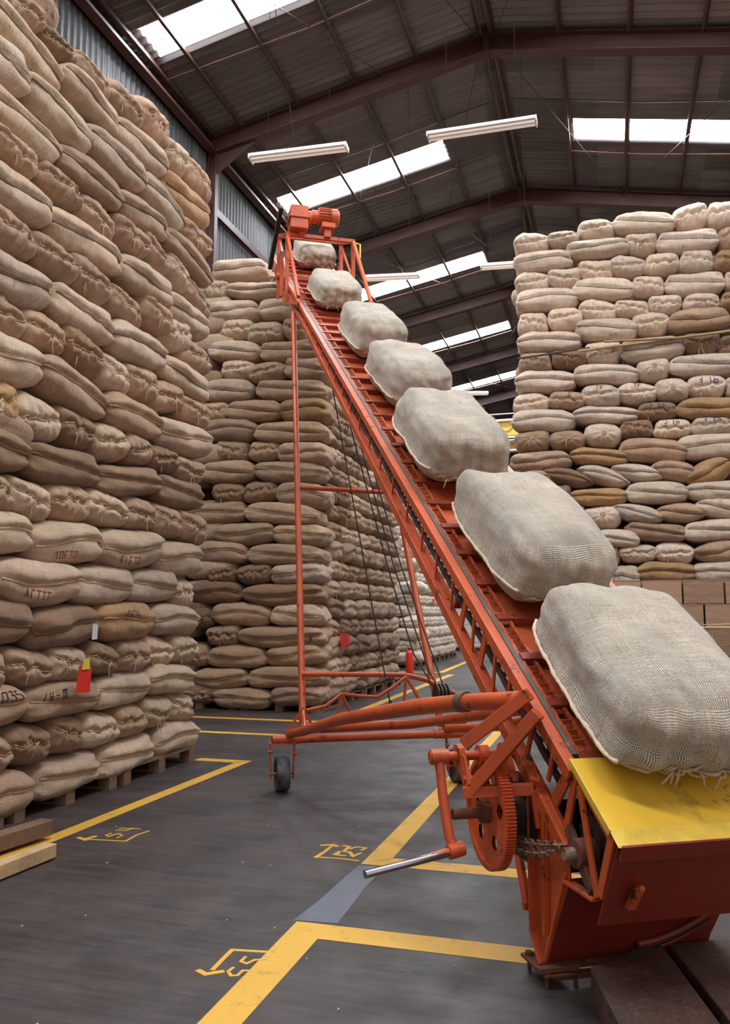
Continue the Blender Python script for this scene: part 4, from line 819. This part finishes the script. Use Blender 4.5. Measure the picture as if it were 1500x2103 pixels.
P('lower_lip', MB().bar(V(-.10, -.02, .058), V(-.10, .70, .058), .012, .03).bar(V(-.14, .0, .035), V(-.14, .17, .035), .03, .02), M['rust'], parent=lp)
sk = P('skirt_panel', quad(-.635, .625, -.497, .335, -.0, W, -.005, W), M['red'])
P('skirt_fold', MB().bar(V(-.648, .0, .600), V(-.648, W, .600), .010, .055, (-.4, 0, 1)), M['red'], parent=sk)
P('lug', MB().prism([V(-.585, .075, .475), V(-.585, .105, .475), V(-.545, .095, .405), V(-.545, .065, .405)], (-.018, 0, -.006)).tube([V(-.60, .10, .475), V(-.572, .10, .468)], .01, 8), M['orange'], parent=sk)
# feed table: a dished yellow plate
mb = MB(); n_ = 16; g = []
for i in range(n_+1):
    for j in range(n_+1):
        u, v_ = i/n_, j/n_; a = -.345-.262*u; z = .842-.180*u-.012*math.sin(PI*v_)*math.sin(PI*min(1, u*1.1))-.010*math.sin(PI*u)*(1-v_)
        g.append(V(a, -.012+(W+.024)*v_, z))
vs = g+[(p[0], p[1], p[2]-.006) for p in g]; N_ = len(g); fs = []
for i in range(n_):
    for j in range(n_):
        q_ = (i*(n_+1)+j, i*(n_+1)+j+1, (i+1)*(n_+1)+j+1, (i+1)*(n_+1)+j); fs += [q_, tuple(x+N_ for x in reversed(q_))]
ft = P('feed_table', MB().add(vs, fs), M['yellow_plate'], smooth=True)
P('table_lip', MB().prism([V(-.606, -.014, .664), V(-.606, W+.014, .664), V(-.655, W+.014, .626), V(-.655, -.014, .626)], (-.003, 0, -.004)), M['yellow_lip'], parent=ft, label='worn paler yellow front lip')
P('table_edge', MB().bar(V(-.345, -.013, .835), V(-.606, -.013, .655), .006, .024), M['yellow_lip'], parent=ft)
# tail shaft, bearing and sprocket
bb = P('bearing_block', MB().tube([V(-.375, -.02, .53), V(-.375, .05, .53)], .050, 20).bar(V(-.30, .0, .60), V(-.46, .0, .43), .02, .04), M['rust'], smooth=True)
P('tail_shaft', MB().tube([V(-.375, -.06, .53), V(-.375, W+.06, .53)], .022, 16), M['chain'], smooth=True, parent=bb)
mb = MB()
for w0 in (.08, W-.08):
    mb.tube([V(-.375, w0-.012, .53), V(-.375, w0+.012, .53)], .12, 24)
    for i in range(16): t_ = 2*PI*i/16; mb.bar(V(-.375+.115*math.cos(t_), w0, .53+.115*math.sin(t_)), V(-.375+.145*math.cos(t_), w0, .53+.145*math.sin(t_)), .014, .02, (0, 1, 0))
mb.tube([V(-.375, .1, .53), V(-.375, W-.1, .53)], .11, 20)
P('tail_drum', mb, M['dark_steel'], smooth=True)
# restraint chain of oval links
def links(p0, p1, n_, sag, r=.011, wire=.0032):
    mb = MB(); p0, p1 = Vector(p0), Vector(p1)
    for i in range(n_):
        t_ = (i+.5)/n_; c_ = p0.lerp(p1, t_)+Vector((0, 0, -sag*4*t_*(1-t_))); d = (p1-p0).normalized(); u = Vector((0, 0, 1)) if i % 2 else d.cross(Vector((0, 0, 1))).normalized()
        ln = (p1-p0).length/n_*.72
        mb.tube([c_+d*ln*math.cos(q_)+u*r*math.sin(q_) for q_ in [2*PI*k_/12 for k_ in range(12)]], wire, 5, closed=True)
    return mb
P('link_chain', links(V(.12, -.06, .47), V(-.31, -.04, .545), 15, .012, .013, .0042), M['chain'], smooth=True)
P('link_chain', links(V(.10, -.07, .46), V(-.30, -.04, .53), 14, .03, .013, .0042), M['chain'], smooth=True)
# hand winch
fr_ = P('winch_frame', MB().bar(V(-.09, -.04, 1.045), V(.07, -.25, .84), .05, .048).bar(V(-.16, -.04, .98), V(.035, -.25, .66), .05, .048).bar(V(.035, -.27, .665), V(-.09, -.03, .69), .042, .042)
   .bar(V(.13, -.25, .80), V(.03, -.25, .655), .02, .03).bar(V(-.10, -.03, .69), V(-.10, -.01, .55), .04, .02, (1, 0, 0)).prism([V(.16, -.25, .80), V(.05, -.25, .80), V(.0, -.25, .70), V(.04, -.25, .65)], (0, .01, 0)), M['orange'], bevel=.003)
mb = MB()
for w0 in (-.25, -.06):
    mb.tube([V(.13, w0-.012, .785), V(.13, w0+.012, .785)], .045, 20).prism([V(.10, w0-.012, .82), V(.16, w0-.012, .80), V(.06, w0-.012, .69), V(.01, w0-.012, .70)], (0, -.024, 0)).tube([V(.035, w0-.02, .715), V(.035, w0+.02, .715)], .012, 6)
P('winch_bearing', mb, M['orange'], smooth=True, parent=fr_)
sh = P('winch_shaft', MB().tube([V(.13, -.345, .785), V(.13, .02, .785)], .019, 16).tube([V(.13, -.37, .785), V(.13, -.30, .785)], .030, 18).tube([V(.13, -.374, .785), V(.13, -.369, .785)], .024, 18), M['orange'], smooth=True)
P('pinion', MB().tube([V(.13, -.17, .785), V(.13, -.13, .785)], .040, 20), M['orange'], smooth=True, parent=sh)
# spur gear with teeth and lightening holes
GR, gz, ga = .215, .575, .075
def gear():
    mb = MB(); w0, w1 = -.165, -.125; nt = 104
    ro = [GR*(1. if (i % 4) in (0, 1) else .955) for i in range(nt*4)]
    oc = [(ga+ro[i]*math.cos(2*PI*i/(nt*4)), gz+ro[i]*math.sin(2*PI*i/(nt*4))) for i in range(nt*4)]
    ic = [(ga+GR*.90*math.cos(2*PI*i/(nt*4)), gz+GR*.90*math.sin(2*PI*i/(nt*4))) for i in range(nt*4)]
    n_ = nt*4; vs = [V(a, w0, z) for a, z in oc]+[V(a, w1, z) for a, z in oc]+[V(a, w0, z) for a, z in ic]+[V(a, w1, z) for a, z in ic]; fs = []
    for i in range(n_):
        j = (i+1) % n_; fs += [(i, j, n_+j, n_+i), (i, 2*n_+i, 2*n_+j, j), (n_+i, n_+j, 3*n_+j, 3*n_+i), (2*n_+i, 3*n_+i, 3*n_+j, 2*n_+j)]
    return mb.add(vs, fs)
gr_ = P('gear_rim', gear(), M['orange'])
# web plate with round holes: polar grid, cells inside a hole left out
mb = MB(); NR, NA = 26, 120; holes = [(.12*math.cos(t_+.4), .12*math.sin(t_+.4)) for t_ in [2*PI*i/5 for i in range(5)]]
for w0 in (-.152, -.138):
    vs = []; fs = []
    for i in range(NR+1):
        for j in range(NA): r_ = GR*.91*i/NR; vs.append(V(ga+r_*math.cos(2*PI*j/NA), w0, gz+r_*math.sin(2*PI*j/NA)))
    for i in range(NR):
        for j in range(NA):
            r_ = GR*.91*(i+.5)/NR; t_ = 2*PI*(j+.5)/NA; x_, y_ = r_*math.cos(t_), r_*math.sin(t_)
            if any(math.hypot(x_-hx_, y_-hy_) < .027 for hx_, hy_ in holes): continue
            fs.append((i*NA+j, i*NA+(j+1) % NA, (i+1)*NA+(j+1) % NA, (i+1)*NA+j))
    mb.add(vs, fs)
P('gear_web', mb, M['orange'], parent=gr_)
P('gear_hub', MB().tube([V(ga, -.185, gz), V(ga, .0, gz)], .04, 16).tube([V(ga, -.30, gz), V(ga, -.18, gz)], .021, 16).box(ga-.035, ga+.035, .178, .19, gz-.012, gz+.012), M['rust'], smooth=True, parent=gr_)
P('cable_drum', MB().tube([V(ga, -.12, gz), V(ga, -.02, gz)], .09, 24).tube([V(ga, -.02, gz), V(ga, -.01, gz)], .15, 24), M['dark_steel'], smooth=True)
cr_ = P('crank_arm', MB().tube([V(.125, -.335, .765), V(.085, -.335, .64), V(.045, -.325, .50), V(.015, -.31, .455)], .020, 10).tube([V(.15, -.33, .77), V(.105, -.33, .66)], .012, 8).tube([V(.02, -.28, .462), V(.01, -.34, .452)], .028, 14), M['orange'], smooth=True)
P('crank_handle', MB().tube([V(.005, -.34, .452), V(-.085, -.69, .425)], .015, 18), M['chrome'], smooth=True, parent=cr_, label='bare shiny steel handle')
P('crank_collar', MB().tube([V(.01, -.33, .453), V(-.012, -.42, .446)], [.018, .016], 14), M['orange'], smooth=True, parent=cr_)

# undercarriage
ax = P('axle', MB().tube([V(3.43, -.57, .385), V(3.43, 1.02, .385)], .032, 16).tube([V(3.43, -.57, .385), V(3.43, -.36, .385)], .038, 16).tube([V(3.43, .74, .385), V(3.43, 1.02, .385)], .038, 16)
    .tube([V(3.55, -.30, .46), V(3.55, 1.05, .46)], .028, 14), M['orange'], smooth=True)
db = P('drawbar', MB().tube([V(3.45, -.44, .42), V(3.0, -.41, .50), V(1.89, -.36, .72), V(.67, -.25, .92), V(.30, -.16, .975), V(-.06, -.06, 1.02)], [.03, .034, .036, .038, .036, .034], 16), M['orange'], smooth=True)
P('drawbar_sleeve', MB().tube([V(.33, -.17, .972), V(.28, -.155, .98)], .043, 16), M['rail'], smooth=True, parent=db)
P('drawbar', MB().tube([V(3.45, .85, .42), V(2.6, .84, .54), V(.9, .83, .86), V(.3, .82, .98)], .034, 14), M['orange'], smooth=True)
P('diagonal_stay', MB().tube([V(3.4, -.2, .46), V(2.3, .2, .62), V(1.1, .34, .83), V(.7, .4, .90)], .030, 14), M['orange'], smooth=True)
for w0, nm in ((-.49, 0), (.94, 1)):
    fk = P('caster_fork', MB().bar(V(3.43, w0-.105, .355), V(3.43, w0+.105, .355), .06, .012).bar(V(3.43, w0-.095, .36), V(3.43, w0-.085, .09), .006, .05, (1, 0, 0)).bar(V(3.43, w0+.095, .36), V(3.43, w0+.085, .09), .006, .05, (1, 0, 0))
        .tube([V(3.43, w0-.1, .13), V(3.43, w0+.1, .13)], .010, 8).tube([V(3.41, w0-.11, .30), V(3.41, w0-.08, .30)], .014, 8).tube([V(3.41, w0+.08, .28), V(3.41, w0+.11, .28)], .014, 8), M['orange'])
    wh = P('caster_wheel', MB().tube([V(3.43, w0-.035, .13), V(3.43, w0-.012, .13), V(3.43, w0+.012, .13), V(3.43, w0+.035, .13)], [.095, .095, .095, .095], 28), M['rust'], smooth=True, parent=fk)
    mb = MB(); pr_ = [(.092, -.05), (.122, -.05), (.132, -.035), (.134, 0), (.132, .035), (.122, .05), (.092, .05)]; n_ = 32; vs = []; fs = []
    for i in range(n_):
        for r_, ww in pr_: vs.append(V(3.43+r_*math.cos(2*PI*i/n_), w0+ww, .134+r_*math.sin(2*PI*i/n_)))
    k_ = len(pr_)
    for i in range(n_):
        for j in range(k_): fs.append((i*k_+j, i*k_+(j+1) % k_, ((i+1) % n_)*k_+(j+1) % k_, ((i+1) % n_)*k_+j))
    P('tyre', mb.add(vs, fs), M['rubber'], smooth=True, parent=wh)
bl, br = Vector(V(3.43, -.33, .43)), Vector(V(3.43, .80, .45)); tl_, tr_ = Vector(V(6.16, -.03, 4.84)), Vector(V(6.16, .80, 4.84))
P('support_pole', MB().tube([bl, tl_], .029, 14), M['orange'], smooth=True)
P('support_pole', MB().tube([br, tr_], .029, 14), M['orange'], smooth=True)
P('pole_gusset', MB().bar(V(3.43, -.33, .62), V(3.43, -.46, .43), .015, .02).bar(V(3.43, -.33, .60), V(3.43, -.22, .43), .015, .02).bar(V(3.43, -.33, .60), V(3.15, -.36, .50), .015, .02), M['orange'])
P('pole_tie', MB().tube([bl.lerp(tl_, .483), br.lerp(tr_, .475)], .022, 12), M['orange'], smooth=True)
P('frame_tie', MB().tube([V(3.63, -.31, .865), V(3.55, .53, .85), V(3.5, .7, .81), V(3.43, .97, .68)], .020, 12).tube([V(3.43, -.3, .60), V(3.43, -.15, .63), V(3.43, -.02, .72), V(3.43, .12, .70), V(3.43, .27, .69), V(3.45, .40, .76), V(3.5, .53, .84)], .014, 10)
    .tube([V(3.43, -.02, .72), V(3.43, -.05, .56)], .012, 8).tube([V(3.43, -.02, .72), V(3.43, .06, .55)], .012, 8).tube([V(3.5, .53, .84), V(3.45, .49, .58)], .012, 8).tube([V(3.5, .53, .84), V(3.45, .66, .60)], .014, 8), M['orange'], smooth=True)
# hoist cables and pulley
mb = MB()
for pts in ([(4.35, .03, 3.7), (3.7, .26, 1.59), (3.45, .38, .63)], [(4.2, .08, 3.55), (3.6, .40, 1.75), (3.5, .59, 1.03), (3.43, .76, .72)], [(4.3, .14, 3.6), (3.62, .46, 1.75), (3.45, .71, .88), (3.43, .80, .72)], [(4.5, .2, 3.75), (3.7, .55, 1.75), (3.43, .84, .72)]): mb.tube([V(*p_) for p_ in pts], .006, 6)
P('hoist_cable', mb, M['dark_steel'])
mb = MB()
for w0 in (.76, .79, .82, .85): mb.tube([V(3.43, w0-.004, .70), V(3.43, w0+.004, .70)], .085, 24).tube([V(3.43, w0+.004, .70), V(3.43, w0+.018, .70)], .065, 20)
P('pulley', mb, M['dark_steel'], smooth=True); P('hook', MB().tube([V(3.45, .38, .66), V(3.45, .38, .60), V(3.44, .40, .56), V(3.43, .36, .53), V(3.42, .35, .56)], .013, 8), M['dark_steel'], smooth=True)

# discharge hood, drive
ho = P('hood_frame', MB(), M['orange']) if False else None
mb = MB(); b_ = .045
for w0, s1 in ((-.04, 1), (W+.02, -1)):
    mb.bar(V(6.66, w0, 6.03), V(6.68, w0, 5.12), b_, b_, (1, 0, 0)).bar(V(5.72, w0, 4.86), V(6.66, w0, 6.03), b_*.8, b_*.9, (1, 0, 0)).bar(V(5.75, w0, 4.80), V(6.70, w0, 5.14), b_*.7, b_*.7)
    mb.bar(V(7.4, w0, 6.35), V(7.4, w0, 5.5), b_, b_, (1, 0, 0)).bar(V(6.66, w0, 6.03), V(7.4, w0, 6.35), b_, b_).bar(V(6.68, w0, 5.14), V(7.4, w0, 5.6), b_*.7, b_*.7)
    mb.bar(V(7.4, w0, 6.3), V(6.75, w0, 5.6), b_*.6, b_*.6)
mb.bar(V(6.66, -.06, 6.03), V(6.66, W+.04, 6.03), b_, b_).bar(V(7.4, -.06, 6.35), V(7.4, W+.04, 6.35), b_, b_).bar(V(6.66, .3, 6.03), V(7.4, .3, 6.35), .04, .04)
hood = P('hood_frame', mb, M['orange'], bevel=.002)
P('hood_latch', MB().tube([V(6.64, W+.05, 6.0), V(6.62, W+.1, 5.98), V(6.62, W+.1, 5.8)], .012, 6), M['yellow_card'], smooth=True, parent=hood)
g1 = P('gearbox', MB().box(6.52, 6.80, -.20, .02, 6.07, 6.37).box(6.50, 6.82, -.22, .04, 6.20, 6.225).tube([V(6.66, .20, 6.27), V(6.66, .26, 6.27)], .09, 20).tube([V(6.66, .10, 6.06), V(6.66, .17, 6.06)], .05, 12), M['orange'], bevel=.008)
mt = P('drive_motor', MB().tube([V(6.66, .26, 6.30), V(6.66, .34, 6.30)], .08, 20).tube([V(6.66, .34, 6.31), V(6.66, .52, 6.31)], .100, 28), M['orange'], smooth=True, parent=None)
mb = MB()
for i in range(20): t_ = 2*PI*i/20; mb.bar(V(6.66+.104*math.cos(t_), .35, 6.31+.104*math.sin(t_)), V(6.66+.104*math.cos(t_), .50, 6.31+.104*math.sin(t_)), .008, .02, (math.cos(t_), 0, math.sin(t_)))
P('cooling_fins', mb, M['orange'], parent=mt)
P('fan_cover', MB().tube([V(6.66, .51, 6.31), V(6.66, .58, 6.31), V(6.66, .61, 6.31)], [.112, .112, .085], 28), M['orange'], smooth=True, parent=mt)
P('motor_foot', MB().box(6.56, 6.76, -.55, -.38, 6.14, 6.20).box(6.60, 6.72, -.5, -.42, 6.03, 6.15), M['orange'], parent=mt)
P('chain_guard', MB().prism([V(6.46, -.12, 6.26), V(6.56, -.12, 6.29), V(7.56, -.12, 6.03), V(7.54, -.12, 5.93)], (0, .05, 0)), M['black'])
P('head_post', MB().bar(V(7.0, -.06, 5.35), V(7.0, -.06, 5.95), .05, .04, (1, 0, 0)), M['orange'])
P('head_post', MB().bar(V(7.2, -.08, 5.40), V(7.2, -.08, 6.0), .03, .03, (1, 0, 0)), M['orange'])
P('head_shaft', MB().tube([V(7.2, -.1, 5.7), V(7.2, W+.06, 5.7)], .05, 14), M['orange'], smooth=True)
P('head_post', MB().bar(V(7.6, W+.04, 5.6), V(7.6, W+.04, 6.1), .05, .04, (1, 0, 0)), M['orange'])

# sacks riding on the belt
def belt_point(s__, w_, n_):
    a = -.333+s__*CS-SN*n_; z = .825+s__*SN+CS*n_; loc = Vector((a, -w_, z))
    return CO+Matrix.Rotation(HZ, 3, 'Z') @ loc
RB = Matrix.Rotation(HZ, 4, 'Z') @ Matrix.Rotation(-SL, 4, 'Y')
CLIB = {}
def riding(i, s__, w_, L, Wd, H, yaw, seed, tc, label):
    if seed not in CLIB:
        me = sack_mesh('sack_cloth', 'C', seed, (72, 44, 26), [M['jute_open']]); hd = tuple(d/2 for d in DIM['C'])
        sp = lambda x, y, z: shape((x, y, z), 'C', seed, hd)
        mb = MB()
        for sy in (1, -1): mb.tube([sp(x, sy, -.42)+Vector((0, sy*.010, 0)) for x in [-.99+1.98*k_/50 for k_ in range(51)]], [.009+.003*math.sin(k_*1.7)*math.sin(k_*.6) for k_ in range(51)], 7)
        seam = mb.mesh('seam', True); seam.materials.append(M['seam'])
        rr = random.Random(seed+5); mb = MB()
        mb.tube([sp(-1, y, -.60+.06*math.sin(y*20))+Vector((-.010, 0, 0)) for y in [-.9+1.8*k_/60 for k_ in range(61)]], .008, 6)
        for q_ in range(5):
            y0 = rr.uniform(-.6, .6); c_ = sp(-1, y0, -.6)+Vector((-.02, 0, 0)); r_ = rr.uniform(.015, .03)
            mb.tube([c_+Vector((-.008*math.sin(t_*2), r_*1.6*math.cos(t_), r_*math.sin(t_))) for t_ in [2*PI*k_/14 for k_ in range(14)]], .0055, 5, closed=True)
            dy = rr.uniform(-.08, .08); mb.tube([c_+Vector((-.02*math.sin(t_*2)-.01, dy*t_, -.06*t_*t_)) for t_ in [k_/7 for k_ in range(8)]], [.005]*7+[.002], 5)
        tw = mb.mesh('twine', True); tw.materials.append(M['twine'])
        mb = MB()
        for q_ in range(900):
            f_ = rr.choice('tttslr'); u, v_ = rr.uniform(-1, 1), rr.uniform(-1, 1)
            p_ = {'t': (u, v_, 1), 's': (-1, u, v_), 'l': (u, 1, v_), 'r': (u, -1, v_)}[f_]; b0 = sp(*p_); nrm = (b0-Vector((b0.x*.8, b0.y*.4, .15))).normalized()
            d1 = (nrm+Vector((rr.uniform(-1, 1), rr.uniform(-1, 1), rr.uniform(-1, 1)))*.9).normalized(); ln = rr.uniform(.008, .026); d2 = (d1+Vector((rr.uniform(-1, 1), rr.uniform(-1, 1), rr.uniform(-1, 1)))*.7).normalized()
            sd_ = d1.cross(nrm).normalized()*.0006 if d1.cross(nrm).length > 1e-4 else Vector((.0006, 0, 0))
            a_1 = b0+d1*ln*.5; a_2 = a_1+d2*ln*.5; mb.add([b0-sd_, b0+sd_, a_1+sd_, a_2, a_1-sd_], [(0, 1, 2, 4), (4, 2, 3)])
        fz = mb.mesh('loose_fibres'); fz.materials.append(M['twine'])
        CLIB[seed] = (me, seam, tw, fz)
    me, seam, tw, fz = CLIB[seed]
    r = bpy.data.objects.new('jute_sack', None); COL.objects.link(r); r.location = belt_point(s__, w_, .012)
    r.rotation_euler = (RB @ Matrix.Rotation(math.radians(yaw), 4, 'Z')).to_euler(); r.scale = (L/1.08, Wd/.68, H/.40)
    r['label'] = label; r['category'] = 'sack'; r['group'] = 'jute sacks riding up the conveyor'
    c_ = lin(*TONE['w']); col = (c_[0]*tc, c_[1]*tc, c_[2]*tc, 1)
    for nm, m_ in (('sack_cloth', me), ('seam', seam), ('twine', tw), ('loose_fibres', fz)):
        o = bpy.data.objects.new(nm, m_); COL.objects.link(o); o.parent = r; o.color = col
        if nm == 'loose_fibres': o['kind'] = 'stuff'
RIDE = [(.29, .394, .94, .61, .335, -3, 1), (1.41, .36, 1.01, .52, .37, 2, 2), (2.76, .345, 1.015, .536, .385, 0, 3), (4.11, .41, .95, .50, .36, 3, 4), (5.45, .405, .98, .47, .38, 2, 1), (7.36, .375, .96, .50, .335, 0, 3), (9.82, .50, .97, .51, .33, 0, 2)]
for i, (s__, w_, L, Wd, H, yaw, seed) in enumerate(RIDE):
    riding(i, s__, w_, L, Wd, H, yaw, seed, 1., ['coarse pale sack on the conveyor, nearest, just above the yellow plate'] [0] if i == 0 else 'coarse pale jute sack on the conveyor, %s up from the yellow plate' % ORD[i+1])

# boards in the lower right corner
def ground_board(name, poly, z0, z1, mat, label): return tag(obj(name, MB().prism([(x, y, z0) for x, y in poly], (0, 0, z1-z0)), mat, bevel=.004), label, 'board')
ground_board('floor_board', [(-.125, 3.20), (.0, 3.36), (.03, 3.44), (.125, 3.49), (.335, 2.60), (.04, 2.50)], .0, .11, M['wood_dark'], 'dark splintered plank on the floor in front of the conveyor foot')
ground_board('floor_board', [(.155, 3.50), (.45, 3.66), (.78, 2.70), (.375, 2.60)], .0, .11, M['wood_dark'], 'dark worn plank to the right beyond the narrow gap')
tag(obj('power_cable', MB().tube([(.30, 3.75, .012), (.40, 3.62, .012), (.6, 3.52, .012), (.9, 3.5, .012), (1.4, 3.4, .012)], .011, 8), M['black'], smooth=True), 'black cable on the floor right of the conveyor foot', 'cable')
